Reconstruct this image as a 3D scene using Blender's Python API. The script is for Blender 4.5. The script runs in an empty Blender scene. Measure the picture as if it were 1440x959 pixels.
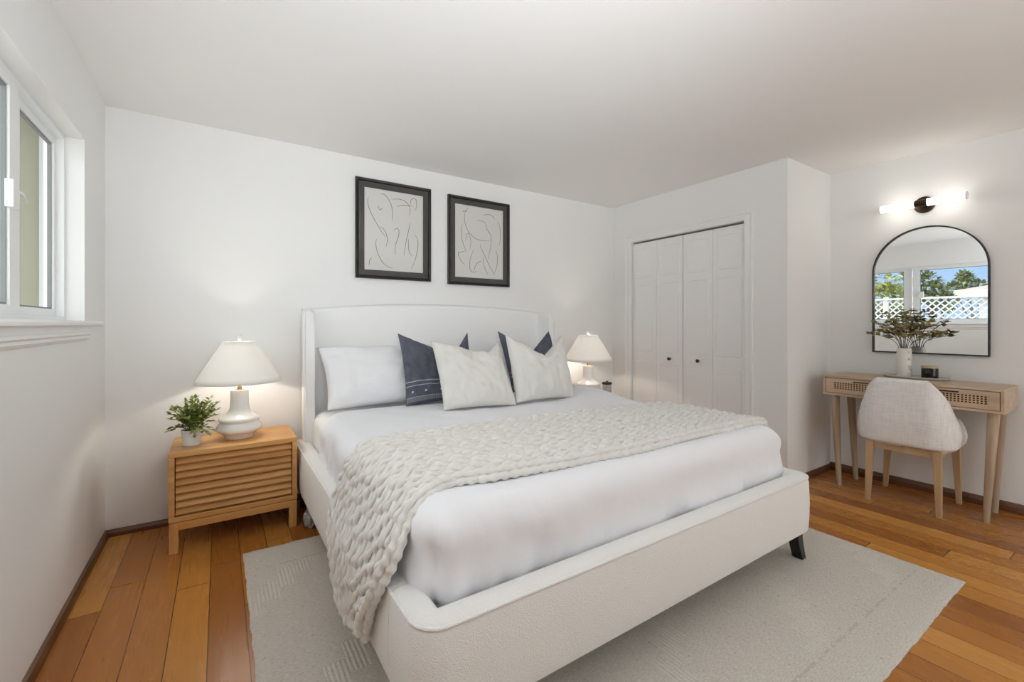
import bpy, bmesh, math, random
from mathutils import Vector, Matrix, noise
random.seed(7)
C = bpy.context.scene.collection
S = bpy.context.scene
PI = math.pi

# ------------------------------------------------------------------ camera
YAW = 0.584
cam_d = bpy.data.cameras.new('camera')
cam = bpy.data.objects.new('camera', cam_d)
C.objects.link(cam)
cam.location = (0, 0, 1.208)
cam.rotation_euler = (PI / 2, 0, -YAW)
cam_d.sensor_width = 36
cam_d.lens = 622.4 / 1440 * 36
cam_d.shift_y = -24.5 / 1440
cam_d.clip_start = 0.02
S.camera = cam

# ------------------------------------------------------------------ look, world, sun
S.view_settings.view_transform = 'Standard'
S.view_settings.look = 'None'
S.view_settings.exposure = 0.0
S.view_settings.gamma = 1
S.view_settings.use_curve_mapping = False
S.cycles.max_bounces = 10
S.cycles.diffuse_bounces = 7
S.cycles.glossy_bounces = 4
S.cycles.transmission_bounces = 6
S.cycles.transparent_max_bounces = 10
S.cycles.caustics_reflective = False
S.cycles.caustics_refractive = False
S.cycles.sample_clamp_indirect = 6
S.cycles.use_denoising = True

SKY_BLUE = (0.42, 0.62, 0.93)
SKY_LOW, SKY_TOP, SKY_REAR = 1.25, 6.2, 3.0
w = bpy.data.worlds.new('sky')
S.world = w
w.use_nodes = True
nt = w.node_tree
nt.nodes.clear()
tc = nt.nodes.new('ShaderNodeTexCoord')
sep = nt.nodes.new('ShaderNodeSeparateXYZ')
nt.links.new(tc.outputs['Generated'], sep.inputs[0])
up = nt.nodes.new('ShaderNodeMapRange'); up.interpolation_type = 'SMOOTHSTEP'
up.inputs[1].default_value, up.inputs[2].default_value = 0.16, 0.55
nt.links.new(sep.outputs[2], up.inputs[0])
rear = nt.nodes.new('ShaderNodeMapRange'); rear.interpolation_type = 'SMOOTHSTEP'   # bright hazy half of the sky, behind the camera
rear.inputs[1].default_value, rear.inputs[2].default_value = 0.15, -0.55
rear.inputs[3].default_value, rear.inputs[4].default_value = 0.0, 1.0
nt.links.new(sep.outputs[1], rear.inputs[0])
def wmix(f, a, b):
    m = nt.nodes.new('ShaderNodeMix'); m.data_type = 'RGBA'
    nt.links.new(f, m.inputs[0])
    for i, x in ((6, a), (7, b)):
        if isinstance(x, tuple): m.inputs[i].default_value = (*x, 1)
        else: nt.links.new(x, m.inputs[i])
    return m.outputs[2]
c1 = wmix(up.outputs[0], tuple(v * SKY_LOW for v in SKY_BLUE), (SKY_TOP * .96, SKY_TOP * .98, SKY_TOP))
c2 = wmix(rear.outputs[0], c1, (SKY_REAR * .95, SKY_REAR * .985, SKY_REAR))
bg = nt.nodes.new('ShaderNodeBackground')
nt.links.new(c2, bg.inputs[0])
out = nt.nodes.new('ShaderNodeOutputWorld')
nt.links.new(bg.outputs[0], out.inputs[0])

def add_light(name, kind, loc, energy, color=(1, 1, 1), rot=(0, 0, 0), **kw):
    d = bpy.data.lights.new(name, kind)
    d.energy = energy; d.color = color
    for k, v in kw.items():
        try: setattr(d, k, v)
        except AttributeError:
            setattr(d.cycles, k, v)
    o = bpy.data.objects.new(name, d); C.objects.link(o)
    o.location = loc; o.rotation_euler = rot
    return o
add_light('sun', 'SUN', (0, 0, 8), 2.2, (1, .95, .86), (math.radians(-40), 0, math.radians(-20)), angle=.01)

# ------------------------------------------------------------------ room measures
XL, D, XC, YC, XR, H = -0.54, 3.357, 3.514, 1.611, 4.237, 2.44
YR = -1.7                                   # rear wall, behind the camera
WY0, WY1, WZ0, WZ1 = 0.96, 2.903, 1.218, 2.089   # window in the left wall
RX0, RX1, RZ1 = 2.2, 4.1, 2.12              # added glazed opening in the rear wall
for nm, loc, rot, sx, sy in (('portal_left', (XL - .06, (WY0 + WY1) / 2, (WZ0 + WZ1) / 2), (0, -PI / 2, 0), WZ1 - WZ0, WY1 - WY0),
                             ('portal_rear', ((RX0 + RX1) / 2, YR - .05, RZ1 / 2), (PI / 2, 0, 0), RX1 - RX0, RZ1)):
    add_light(nm, 'AREA', loc, 1, rot=rot, shape='RECTANGLE', size=sx, size_y=sy, is_portal=True)
# added unseen spots standing in for a flash, bounced off the ceiling
def bounce_fill(loc, aim, energy, cone):
    rot = (Vector(aim) - Vector(loc)).to_track_quat('-Z', 'Y').to_euler()
    add_light('bounce_fill_spot', 'SPOT', loc, energy, (.91, .965, 1), rot, spot_size=math.radians(cone), spot_blend=1.0, shadow_soft_size=.12)
bounce_fill((.3, -.4, 1.7), (.9, 1.7, 2.44), 18, 120)
bounce_fill((.2, -.2, 1.3), (.2, 1.2, 2.44), 118, 120)
bounce_fill((.6, -.9, 1.6), (1.2, -.5, 2.44), 172, 120)
bounce_fill((0, -.2, 1.5), (1.4, 2.3, 2.44), 64, 75)

# ------------------------------------------------------------------ helpers
class MB:
    def __init__(s): s.v = []; s.f = []; s.uv = None
    def add(s, vs, fs):
        n = len(s.v); s.v += [tuple(p) for p in vs]; s.f += [tuple(i + n for i in f) for f in fs]
        return s
    def box(s, x0, x1, y0, y1, z0, z1):
        return s.add([(x0,y0,z0),(x1,y0,z0),(x1,y1,z0),(x0,y1,z0),(x0,y0,z1),(x1,y0,z1),(x1,y1,z1),(x0,y1,z1)],
                     [(3,2,1,0),(4,5,6,7),(0,1,5,4),(1,2,6,5),(2,3,7,6),(3,0,4,7)])
    def grid(s, rows, close_u=False, close_v=False, cap0=False, cap1=False):
        """rows: list of equally long point lists."""
        n, m = len(rows), len(rows[0])
        vs = [p for r in rows for p in r]; fs = []
        for i in range(n if close_v else n - 1):
            for j in range(m if close_u else m - 1):
                a, b = i * m + j, i * m + (j + 1) % m
                c, d = ((i + 1) % n) * m + (j + 1) % m, ((i + 1) % n) * m + j
                fs.append((a, b, c, d))
        if cap0: fs.append(tuple(reversed(range(m))))
        if cap1: fs.append(tuple(range((n - 1) * m, n * m)))
        return s.add(vs, fs)
    def lathe(s, prof, cx=0, cy=0, n=40, cap0=True, cap1=True):
        rows = [[(cx + r * math.cos(2 * PI * j / n), cy + r * math.sin(2 * PI * j / n), z) for j in range(n)] for r, z in prof]
        return s.grid(rows, close_u=True, cap0=cap0, cap1=cap1)
    def tube(s, pts, r, n=8, cap=True, rf=None, closed=False):
        pts = [Vector(p) for p in pts]; rows = []; prev = None
        N = len(pts)
        for i, p in enumerate(pts):
            if closed: t = pts[(i + 1) % N] - pts[i - 1]
            else: t = pts[min(i + 1, N - 1)] - pts[max(i - 1, 0)]
            t = t.normalized() if t.length > 1e-9 else Vector((0, 0, 1))
            if prev is None:
                a = Vector((0, 0, 1)) if abs(t.z) < .9 else Vector((1, 0, 0))
                u = t.cross(a).normalized()
            else:
                u = (prev - t * prev.dot(t)).normalized()
            prev = u; b = t.cross(u)
            R = rf(i) if rf else r
            rows.append([tuple(p + R * (u * math.cos(2 * PI * j / n) + b * math.sin(2 * PI * j / n))) for j in range(n)])
        return s.grid(rows, close_u=True, close_v=closed, cap0=cap and not closed, cap1=cap and not closed)
    def strut(s, p, q, w0, d0, w1=None, d1=None):
        """upright tapered square bar from p (bottom) to q (top), widths along x and y."""
        w1 = w0 if w1 is None else w1; d1 = d0 if d1 is None else d1
        r = lambda c, a, b: [(c[0]-a/2,c[1]-b/2,c[2]),(c[0]+a/2,c[1]-b/2,c[2]),(c[0]+a/2,c[1]+b/2,c[2]),(c[0]-a/2,c[1]+b/2,c[2])]
        return s.grid([r(p, w0, d0), r(q, w1, d1)], close_u=True, cap0=True, cap1=True)
    def cone(s, p, q, r0, r1, n=20):
        p, q = Vector(p), Vector(q)
        rows = []
        for t in (0, .06, .5, .94, 1):
            c = p.lerp(q, t); r = r0 + (r1 - r0) * t
            rows.append([(c.x + r * math.cos(2*PI*j/n), c.y + r * math.sin(2*PI*j/n), c.z) for j in range(n)])
        return s.grid(rows, close_u=True, cap0=True, cap1=True)

WL = {}
def thing(name, label, cat, loc, group=None, kind=None):
    o = bpy.data.objects.new(name, None); C.objects.link(o)
    o.empty_display_size = .05
    o.location = loc; WL[o] = Vector(loc)
    tag(o, label, cat, group, kind)
    return o
def tag(o, label=None, cat=None, group=None, kind=None):
    for k, v in (('label', label), ('category', cat), ('group', group), ('kind', kind)):
        if v: o[k] = v
    return o
def obj(name, mb, mat, parent=None, loc=None, smooth=True, angle=40, bevel=0, seg=2, subsurf=0, local=False, solid=0, label=None):
    """mb is in world coordinates unless local; becomes ONE object."""
    me = bpy.data.meshes.new(name)
    base = WL[parent] if parent is not None else Vector(loc or (0, 0, 0))
    vs = mb.v if local else [(x - base.x, y - base.y, z - base.z) for x, y, z in mb.v]
    me.from_pydata(vs, [], mb.f)
    bm = bmesh.new(); bm.from_mesh(me)
    bmesh.ops.recalc_face_normals(bm, faces=bm.faces)
    bm.to_mesh(me); bm.free()
    if mb.uv:
        ul = me.uv_layers.new(name='UVMap')
        for l in me.loops: ul.data[l.index].uv = mb.uv[l.vertex_index]
    if smooth:
        me.polygons.foreach_set('use_smooth', [True] * len(me.polygons))
        me.set_sharp_from_angle(angle=math.radians(angle))
    me.materials.append(mat)
    o = bpy.data.objects.new(name, me); C.objects.link(o)
    if parent is not None: o.parent = parent; WL[o] = base
    else: o.location = base; WL[o] = base
    if solid:
        m = o.modifiers.new('solidify', 'SOLIDIFY'); m.thickness = solid; m.offset = 0
    if bevel:
        m = o.modifiers.new('bevel', 'BEVEL'); m.width = bevel; m.segments = seg; m.limit_method = 'ANGLE'; m.angle_limit = math.radians(35)
    if subsurf:
        m = o.modifiers.new('subsurf', 'SUBSURF'); m.levels = subsurf; m.render_levels = subsurf
    if label: o['label'] = label
    return o
def struct(name, mb, mat, parent=None, **k):
    o = obj(name, mb, mat, parent, **k)
    if parent is None: o['kind'] = 'structure'
    return o
def boxes(*bs):
    m = MB()
    for b in bs: m.box(*b)
    return m
def copy_tree(o, parent=None):
    c = o.copy(); C.objects.link(c)
    if parent: c.parent = parent
    for ch in list(o.children): copy_tree(ch, c)
    return c

# ------------------------------------------------------------------ materials
def mat(name, col, rough=.6, metal=0, spec=.5, bump=None, noise_col=None, sheen=0, coat=0, trans=0):
    """bump: (scale, strength, distance[, detail]); noise_col: (second colour, scale[, stretch xyz])"""
    m = bpy.data.materials.new(name); m.use_nodes = True
    t = m.node_tree; p = t.nodes['Principled BSDF']
    p.inputs['Base Color'].default_value = (*col, 1)
    p.inputs['Roughness'].default_value = rough
    p.inputs['Metallic'].default_value = metal
    p.inputs['Specular IOR Level'].default_value = spec
    if sheen: p.inputs['Sheen Weight'].default_value = sheen
    if coat: p.inputs['Coat Weight'].default_value = coat; p.inputs['Coat Roughness'].default_value = .15
    if trans: p.inputs['Transmission Weight'].default_value = trans
    co = t.nodes.new('ShaderNodeTexCoord')
    if noise_col:
        mp = t.nodes.new('ShaderNodeMapping'); t.links.new(co.outputs['Object'], mp.inputs[0])
        if len(noise_col) > 2: mp.inputs['Scale'].default_value = noise_col[2]
        n = t.nodes.new('ShaderNodeTexNoise'); n.inputs['Scale'].default_value = noise_col[1]; n.inputs['Detail'].default_value = 5
        t.links.new(mp.outputs[0], n.inputs['Vector'])
        r = t.nodes.new('ShaderNodeMapRange'); r.inputs[1].default_value = .3; r.inputs[2].default_value = .7
        t.links.new(n.outputs['Fac'], r.inputs[0])
        x = t.nodes.new('ShaderNodeMix'); x.data_type = 'RGBA'
        t.links.new(r.outputs[0], x.inputs[0])
        x.inputs[6].default_value = (*col, 1); x.inputs[7].default_value = (*noise_col[0], 1)
        t.links.new(x.outputs[2], p.inputs['Base Color'])
    if bump:
        n = t.nodes.new('ShaderNodeTexNoise'); n.inputs['Scale'].default_value = bump[0]
        n.inputs['Detail'].default_value = bump[3] if len(bump) > 3 else 3
        t.links.new(co.outputs['Object'], n.inputs['Vector'])
        b = t.nodes.new('ShaderNodeBump'); b.inputs['Strength'].default_value = bump[1]; b.inputs['Distance'].default_value = bump[2]
        t.links.new(n.outputs['Fac'], b.inputs['Height']); t.links.new(b.outputs[0], p.inputs['Normal'])
    return m
def emit(name, col, strength):
    m = mat(name, (.9, .9, .9), .5)
    p = m.node_tree.nodes['Principled BSDF']
    p.inputs['Emission Color'].default_value = (*col, 1); p.inputs['Emission Strength'].default_value = strength
    return m
def glass_mat(name, gloss=.06, tint=(1, 1, 1)):
    m = bpy.data.materials.new(name); m.use_nodes = True
    t = m.node_tree; t.nodes.clear()
    tr = t.nodes.new('ShaderNodeBsdfTransparent'); tr.inputs[0].default_value = (*tint, 1)
    gl = t.nodes.new('ShaderNodeBsdfGlossy'); gl.inputs['Roughness'].default_value = .01
    mx = t.nodes.new('ShaderNodeMixShader'); mx.inputs[0].default_value = gloss
    o = t.nodes.new('ShaderNodeOutputMaterial')
    t.links.new(tr.outputs[0], mx.inputs[1]); t.links.new(gl.outputs[0], mx.inputs[2]); t.links.new(mx.outputs[0], o.inputs[0])
    return m
class NB:
    """small node builder"""
    def __init__(s, m): s.m = m; s.t = m.node_tree; s.p = s.t.nodes['Principled BSDF']
    def link(s, a, b): s.t.links.new(a, b)
    def coord(s, kind='Object'): return s.t.nodes.new('ShaderNodeTexCoord').outputs[kind]
    def sep(s, v):
        n = s.t.nodes.new('ShaderNodeSeparateXYZ'); s.link(v, n.inputs[0]); return n.outputs
    def comb(s, x, y, z=0):
        n = s.t.nodes.new('ShaderNodeCombineXYZ')
        for i, v in enumerate((x, y, z)):
            if isinstance(v, (int, float)): n.inputs[i].default_value = v
            else: s.link(v, n.inputs[i])
        return n.outputs[0]
    def math(s, op, a, b=0, c=0):
        n = s.t.nodes.new('ShaderNodeMath'); n.operation = op
        for i, v in enumerate((a, b, c)):
            if isinstance(v, (int, float)): n.inputs[i].default_value = v
            else: s.link(v, n.inputs[i])
        return n.outputs[0]
    def wn(s, v):
        n = s.t.nodes.new('ShaderNodeTexWhiteNoise'); n.noise_dimensions = '3D'; s.link(v, n.inputs['Vector']); return n.outputs['Value']
    def noise(s, v, scale, detail=4, rough=.5):
        n = s.t.nodes.new('ShaderNodeTexNoise'); s.link(v, n.inputs['Vector'])
        n.inputs['Scale'].default_value = scale; n.inputs['Detail'].default_value = detail; n.inputs['Roughness'].default_value = rough
        return n.outputs['Fac']
    def mix(s, f, a, b, mode='MIX'):
        n = s.t.nodes.new('ShaderNodeMix'); n.data_type = 'RGBA'; n.blend_type = mode
        for i, v in ((0, f), (6, a), (7, b)):
            if isinstance(v, tuple): n.inputs[i].default_value = (*v, 1)
            elif isinstance(v, (int, float)): n.inputs[i].default_value = v
            else: s.link(v, n.inputs[i])
        return n.outputs[2]
    def ramp(s, f, stops):
        n = s.t.nodes.new('ShaderNodeValToRGB'); s.link(f, n.inputs[0])
        e = n.color_ramp.elements
        while len(e) < len(stops): e.new(.5)
        for k, (pos, col) in enumerate(stops): e[k].position = pos; e[k].color = (*col, 1)
        return n.outputs[0]
    def bump(s, h, strength, dist):
        n = s.t.nodes.new('ShaderNodeBump'); n.inputs['Strength'].default_value = strength; n.inputs['Distance'].default_value = dist
        s.link(h, n.inputs['Height']); s.link(n.outputs[0], s.p.inputs['Normal'])

M = {}
M['wall'] = mat('wall_paint', (.83, .832, .825), .75, spec=.25, bump=(140, .12, .002))
M['ceiling'] = mat('ceiling_paint', (.84, .84, .835), .85, spec=.2, bump=(90, .12, .002))
M['trimw'] = mat('white_trim', (.84, .84, .83), .4)
M['doorw'] = mat('white_door', (.87, .87, .87), .5)
M['vinyl'] = mat('white_vinyl', (.82, .84, .84), .35)
M['base'] = mat('stained_baseboard', (.16, .066, .026), .35, noise_col=((.10, .04, .016), 6, (1, 1, 8)))
M['glass'] = glass_mat('window_glass', .05, (.97, .985, .975))
M['black'] = mat('black_metal', (.012, .012, .012), .35)
M['bronze'] = mat('dark_bronze', (.045, .028, .015), .35, metal=.7)
M['brass'] = mat('brass', (.72, .47, .16), .25, metal=1)
M['boucle'] = mat('boucle_fabric', (.83, .82, .80), .95, spec=.1, bump=(230, .55, .006, 2), sheen=.2)
M['headfab'] = mat('headboard_fabric', (.86, .86, .855), .95, spec=.1, bump=(230, .35, .004, 2))
M['duvet'] = mat('white_cotton', (.83, .835, .865), .85, spec=.15, bump=(26, .16, .012, 4))
M['sheet'] = mat('white_sheet', (.83, .83, .85), .85, spec=.15)
M['pillow'] = mat('white_pillowcase', (.82, .82, .845), .85, spec=.15, bump=(14, .2, .02, 4))
M['knit'] = mat('chunky_knit_yarn', (.80, .785, .755), .95, spec=.08, bump=(300, .5, .004), sheen=.3, noise_col=((.71, .69, .655), 25))
M['cream'] = mat('cream_linen', (.75, .74, .71), .95, spec=.08, bump=(420, .35, .002), noise_col=((.70, .69, .655), 9))
M['legblack'] = mat('black_lacquer', (.010, .009, .008), .3)
M['ceramic'] = mat('white_ceramic', (.80, .79, .77), .22)
M['pot'] = mat('white_stoneware_pot', (.74, .74, .73), .6, bump=(60, .2, .002))
M['soil'] = mat('potting_soil', (.05, .035, .02), .9)
def wood(name, a, b, c, axis, rough=.45, scale=1.0, bump=.15):
    m = mat(name, a, rough); nb = NB(m)
    x = nb.sep(nb.coord())
    st = {'x': (1.2, 22, 22), 'y': (22, 1.2, 22), 'z': (22, 22, 1.2)}[axis]
    v = nb.comb(*[nb.math('MULTIPLY', x[i], st[i] * scale) for i in range(3)])
    g = nb.noise(v, 1.0, 6, .6)
    v2 = nb.comb(*[nb.math('MULTIPLY', x[i], st[i] * scale * 5) for i in range(3)])
    g2 = nb.noise(v2, 1.0, 3)
    col = nb.ramp(g, [(.3, b), (.5, a), (.72, c)])
    col = nb.mix(nb.math('MULTIPLY', g2, .35), col, b)
    nb.link(col, m.node_tree.nodes['Principled BSDF'].inputs['Base Color'])
    nb.bump(g2, bump, .002)
    return m
M['oak'] = wood('honey_oak', (.64, .335, .11), (.49, .23, .065), (.76, .45, .18), 'x')
M['oakv'] = wood('honey_oak_upright', (.64, .335, .11), (.49, .23, .065), (.76, .45, .18), 'z')
M['slat'] = wood('oak_slats', (.60, .31, .10), (.42, .19, .055), (.74, .43, .17), 'x', scale=1.3)
M['mango'] = wood('greyed_mango_wood', (.54, .405, .28), (.42, .30, .20), (.66, .52, .385), 'y')
M['mangov'] = wood('greyed_mango_wood_legs', (.45, .345, .24), (.30, .215, .14), (.58, .46, .34), 'z')
M['cane'] = mat('woven_cane', (.62, .44, .28), .6)
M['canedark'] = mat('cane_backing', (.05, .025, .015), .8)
M['ash'] = wood('light_ash_legs', (.50, .34, .19), (.39, .25, .13), (.60, .43, .27), 'z')
M['linen'] = mat('grey_beige_linen', (.50, .475, .455), .95, spec=.1)
nb = NB(M['linen'])                                                   # woven cross-hatch
x = nb.sep(nb.coord())
ny = nb.noise(nb.comb(nb.math('MULTIPLY', x[0], 25), nb.math('MULTIPLY', x[1], 160), nb.math('MULTIPLY', x[2], 12)), 1, 3)
nz = nb.noise(nb.comb(nb.math('MULTIPLY', x[0], 25), nb.math('MULTIPLY', x[1], 12), nb.math('MULTIPLY', x[2], 160)), 1, 3)
wv = nb.math('ADD', nb.math('MULTIPLY', ny, .5), nb.math('MULTIPLY', nz, .5))
nb.link(nb.ramp(wv, [(.32, (.68, .665, .65)), (.5, (.78, .765, .755)), (.68, (.86, .845, .835))]), nb.p.inputs['Base Color'])
nb.bump(wv, .3, .002)
# wide-board floor, boards along y
M['floor'] = mat('timber_floor', (.3, .14, .05), .28, spec=.32)
nb = NB(M['floor'])
x = nb.sep(nb.coord())
xs = nb.math('ADD', x[0], 10.03)
row = nb.math('FLOOR', nb.math('DIVIDE', xs, .1265))
fx = nb.math('FRACT', nb.math('DIVIDE', xs, .1265))
ro = nb.wn(nb.comb(row, 3.3, 1.1))
ys = nb.math('ADD', nb.math('DIVIDE', x[1], 1.35), nb.math('MULTIPLY', ro, 7.0))
ys = nb.math('ADD', ys, 20)
brd = nb.math('FLOOR', ys); fy = nb.math('FRACT', ys)
rid = nb.wn(nb.comb(row, brd, 2.0))
rid2 = nb.wn(nb.comb(brd, row, 9.0))
gv = nb.comb(nb.math('MULTIPLY', nb.math('ADD', x[0], nb.math('MULTIPLY', rid, 9)), 30), nb.math('MULTIPLY', x[1], 1.6), nb.math('MULTIPLY', rid2, 30))
g = nb.noise(gv, 1, 6, .6)
gf = nb.noise(nb.comb(nb.math('MULTIPLY', x[0], 240), nb.math('MULTIPLY', x[1], 7), 0), 1, 3)
bc = nb.ramp(rid, [(0, (.24, .072, .011)), (.35, (.38, .135, .020)), (.65, (.48, .190, .029)), (1, (.62, .285, .058))])
bc = nb.mix(nb.math('MULTIPLY', g, .45), bc, (.22, .070, .014))
bc = nb.mix(nb.math('MULTIPLY', gf, .25), bc, (.60, .28, .075))
sx = nb.math('LESS_THAN', nb.math('ABSOLUTE', nb.math('SUBTRACT', fx, .5)), .488)
sy = nb.math('LESS_THAN', nb.math('ABSOLUTE', nb.math('SUBTRACT', fy, .5)), .4985)
seam = nb.math('MULTIPLY', sx, sy)
bc = nb.mix(seam, (.055, .02, .008), bc)
nb.link(bc, nb.p.inputs['Base Color'])
nb.link(nb.math('ADD', .20, nb.math('MULTIPLY', g, .16)), nb.p.inputs['Roughness'])
nb.bump(nb.math('ADD', seam, nb.math('MULTIPLY', gf, .06)), .25, .002)
# handwoven rug
M['rug'] = mat('handwoven_rug', (.47, .43, .375), .95, spec=.08)
nb = NB(M['rug'])
x = nb.sep(nb.coord())
fine = nb.noise(nb.comb(nb.math('MULTIPLY', x[0], 60), nb.math('MULTIPLY', x[1], 260), 0), 1, 3)
fine2 = nb.noise(nb.coord(), 220, 2)
rib = nb.math('SINE', nb.math('MULTIPLY', x[0], 2 * PI / .016))
stp = nb.math('MULTIPLY', nb.math('FLOOR', nb.math('DIVIDE', x[0], .075)), .085)        # staircase of ribbed blocks
yy = nb.math('FRACT', nb.math('DIVIDE', nb.math('ADD', nb.math('SUBTRACT', x[1], stp), 7.35), .86))
blk = nb.math('LESS_THAN', yy, .19)
ind = nb.math('LESS_THAN', nb.math('ABSOLUTE', x[1]), .86)
blk = nb.math('MULTIPLY', blk, ind)
dsh = nb.math('GREATER_THAN', nb.noise(nb.comb(nb.math('MULTIPLY', x[0], 28), nb.math('MULTIPLY', x[1], 28), 0), 1, 2), .48)
bord = nb.math('LESS_THAN', nb.math('ABSOLUTE', nb.math('SUBTRACT', nb.math('ABSOLUTE', x[1]), .885)), .006)
bord = nb.math('MULTIPLY', bord, dsh)
hgt = nb.math('ADD', nb.math('MULTIPLY', fine, 1.2), nb.math('MULTIPLY', nb.math('MULTIPLY', rib, blk), .6))
hgt = nb.math('ADD', hgt, nb.math('MULTIPLY', fine2, .6))
c = nb.ramp(fine, [(.3, (.47, .435, .385)), (.5, (.57, .53, .475)), (.7, (.65, .61, .555))])
c = nb.mix(nb.math('MULTIPLY', nb.math('MULTIPLY', blk, nb.math('ADD', nb.math('MULTIPLY', rib, .5), .5)), .4), c, (.76, .73, .66))
c = nb.mix(nb.math('MULTIPLY', bord, .28), c, (.26, .23, .19))
fl = nb.math('GREATER_THAN', nb.noise(nb.coord(), 60, 3), .69)
c = nb.mix(nb.math('MULTIPLY', fl, .35), c, (.22, .19, .16))
nb.link(c, nb.p.inputs['Base Color'])
nb.bump(hgt, .55, .004)
# indigo cushion with stitched stripes near its foot (uses UV)
M['indigo'] = mat('indigo_linen', (.045, .052, .08), .95, spec=.08)
nb = NB(M['indigo'])
uv = nb.sep(nb.coord('UV'))
u, v = uv[0], uv[1]
base = nb.ramp(nb.noise(nb.coord('Object'), 9, 5, .6), [(.3, (.070, .075, .096)), (.7, (.135, .144, .178))])
def band(y, wdt): return nb.math('LESS_THAN', nb.math('ABSOLUTE', nb.math('SUBTRACT', v, y)), wdt)
dash = nb.math('GREATER_THAN', nb.math('FRACT', nb.math('MULTIPLY', u, 60)), .3)
l1 = nb.math('MULTIPLY', band(.325, .006), dash)
l2 = nb.math('MULTIPLY', band(.27, .005), dash)
du = nb.math('SUBTRACT', nb.math('FRACT', nb.math('MULTIPLY', u, 5.5)), .5)
dv = nb.math('MULTIPLY', nb.math('SUBTRACT', v, .185), 5.5)
dot = nb.math('LESS_THAN', nb.math('ADD', nb.math('MULTIPLY', du, du), nb.math('MULTIPLY', dv, dv)), .006)
hat = nb.math('MULTIPLY', band(.075, .032), nb.math('GREATER_THAN', nb.math('FRACT', nb.math('MULTIPLY', u, 70)), .55))
hat = nb.math('MULTIPLY', hat, .45)
l3 = nb.math('MULTIPLY', band(.112, .004), dash)
allm = nb.math('MAXIMUM', nb.math('MAXIMUM', l1, l2), nb.math('MAXIMUM', dot, nb.math('MAXIMUM', hat, l3)))
nb.link(nb.mix(nb.math('MULTIPLY', allm, .8), base, (.62, .62, .66)), nb.p.inputs['Base Color'])
nb.bump(nb.noise(nb.coord('Object'), 380, 2), .3, .002)
def shade_mat():
    m = bpy.data.materials.new('white_linen_shade'); m.use_nodes = True
    t = m.node_tree; t.nodes.clear()
    d = t.nodes.new('ShaderNodeBsdfDiffuse'); d.inputs[0].default_value = (.91, .91, .90, 1)
    tr = t.nodes.new('ShaderNodeBsdfTranslucent'); tr.inputs[0].default_value = (.88, .87, .85, 1)
    mx = t.nodes.new('ShaderNodeMixShader'); mx.inputs[0].default_value = .38
    o = t.nodes.new('ShaderNodeOutputMaterial')
    t.links.new(d.outputs[0], mx.inputs[1]); t.links.new(tr.outputs[0], mx.inputs[2]); t.links.new(mx.outputs[0], o.inputs[0])
    return m
M['shade'] = shade_mat()
M['bulb'] = emit('warm_bulb', (1, .82, .6), 6)
M['tube'] = emit('frosted_tube_light', (1, .96, .9), 2.6)
M['capglass'] = mat('frosted_glass_end', (.9, .9, .88), .3)
M['leaf'] = mat('green_leaves', (.085, .15, .03), .5, noise_col=((.33, .36, .075), 40))
M['leafo'] = mat('olive_leaves', (.25, .26, .08), .6, noise_col=((.42, .32, .14), 40))
M['bloss'] = mat('pale_blossom', (.52, .44, .34), .8)
M['stem'] = mat('brown_stem', (.10, .07, .04), .8)
M['gstem'] = mat('green_stem', (.12, .17, .05), .7)
M['mirror'] = mat('mirror_glass', (.93, .94, .94), .0, metal=1)
M['artmat'] = mat('charcoal_mat_board', (.036, .033, .029), .55)
M['artfr'] = mat('black_picture_frame', (.008, .007, .006), .3)
M['paper'] = mat('drawing_paper', (.70, .695, .67), .9, bump=(120, .2, .001))
M['ink'] = mat('charcoal_line', (.05, .05, .05), .9)
M['pglass'] = glass_mat('picture_glass', .03)
M['travert'] = mat('grey_stone_tray', (.60, .57, .53), .6, noise_col=((.52, .49, .45), 30))
M['vase'] = mat('bone_stoneware_vase', (.76, .74, .70), .55)
M['candle'] = mat('black_glass_jar', (.008, .008, .009), .08)
M['lidwood'] = mat('pale_wood_lid', (.50, .36, .22), .5)
M['jar'] = mat('clear_jar_glass', (.80, .83, .79), .08, trans=.6)
M['plastic'] = mat('clear_plastic_wrap', (.72, .76, .80), .18, trans=.45)
M['stucco'] = mat('olive_stucco', (.27, .26, .19), .9, bump=(60, .3, .004))
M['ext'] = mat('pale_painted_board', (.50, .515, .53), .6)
M['roof'] = mat('brown_roof_tiles', (.30, .20, .16), .8, noise_col=((.20, .13, .11), 8))
M['ground'] = mat('pale_bounce_ground', (.46, .45, .43), .9, noise_col=((.40, .39, .37), 2))  # unseen ground, made pale to bounce light up through the window
M['tree1'] = mat('yellow_green_leaves', (.16, .20, .035), .6, noise_col=((.40, .40, .09), 2.2))
M['tree2'] = mat('dark_green_leaves', (.07, .11, .03), .6, noise_col=((.22, .25, .07), 2.6))
M['bark'] = mat('bark', (.12, .09, .06), .9)

# ------------------------------------------------------------------ room shell
T = .14
struct('floor', boxes((XL - .02, XR + .02, YR, D + .02, -.12, 0)), M['floor'], smooth=False)
struct('ceiling', boxes((XL - T - .5, XR + T, YR - T, D + T, H, H + .12)), M['ceiling'], smooth=False)
struct('wall_left', boxes((XL - T, XL, YR, WY0, 0, H), (XL - T, XL, WY1, D, 0, H), (XL - T, XL, WY0, WY1, 0, WZ0), (XL - T, XL, WY0, WY1, WZ1, H)), M['wall'], smooth=False)
struct('wall_back', boxes((XL - T, XR + T, D, D + T, 0, H)), M['wall'], smooth=False)
struct('wall_right', boxes((XR, XR + T, YR, D, 0, H)), M['wall'], smooth=False)
struct('wall_rear', boxes((XL - T, RX0, YR - T, YR, 0, H), (RX1, XR + T, YR - T, YR, 0, H), (RX0, RX1, YR - T, YR, RZ1, H)), M['wall'], smooth=False)
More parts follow.
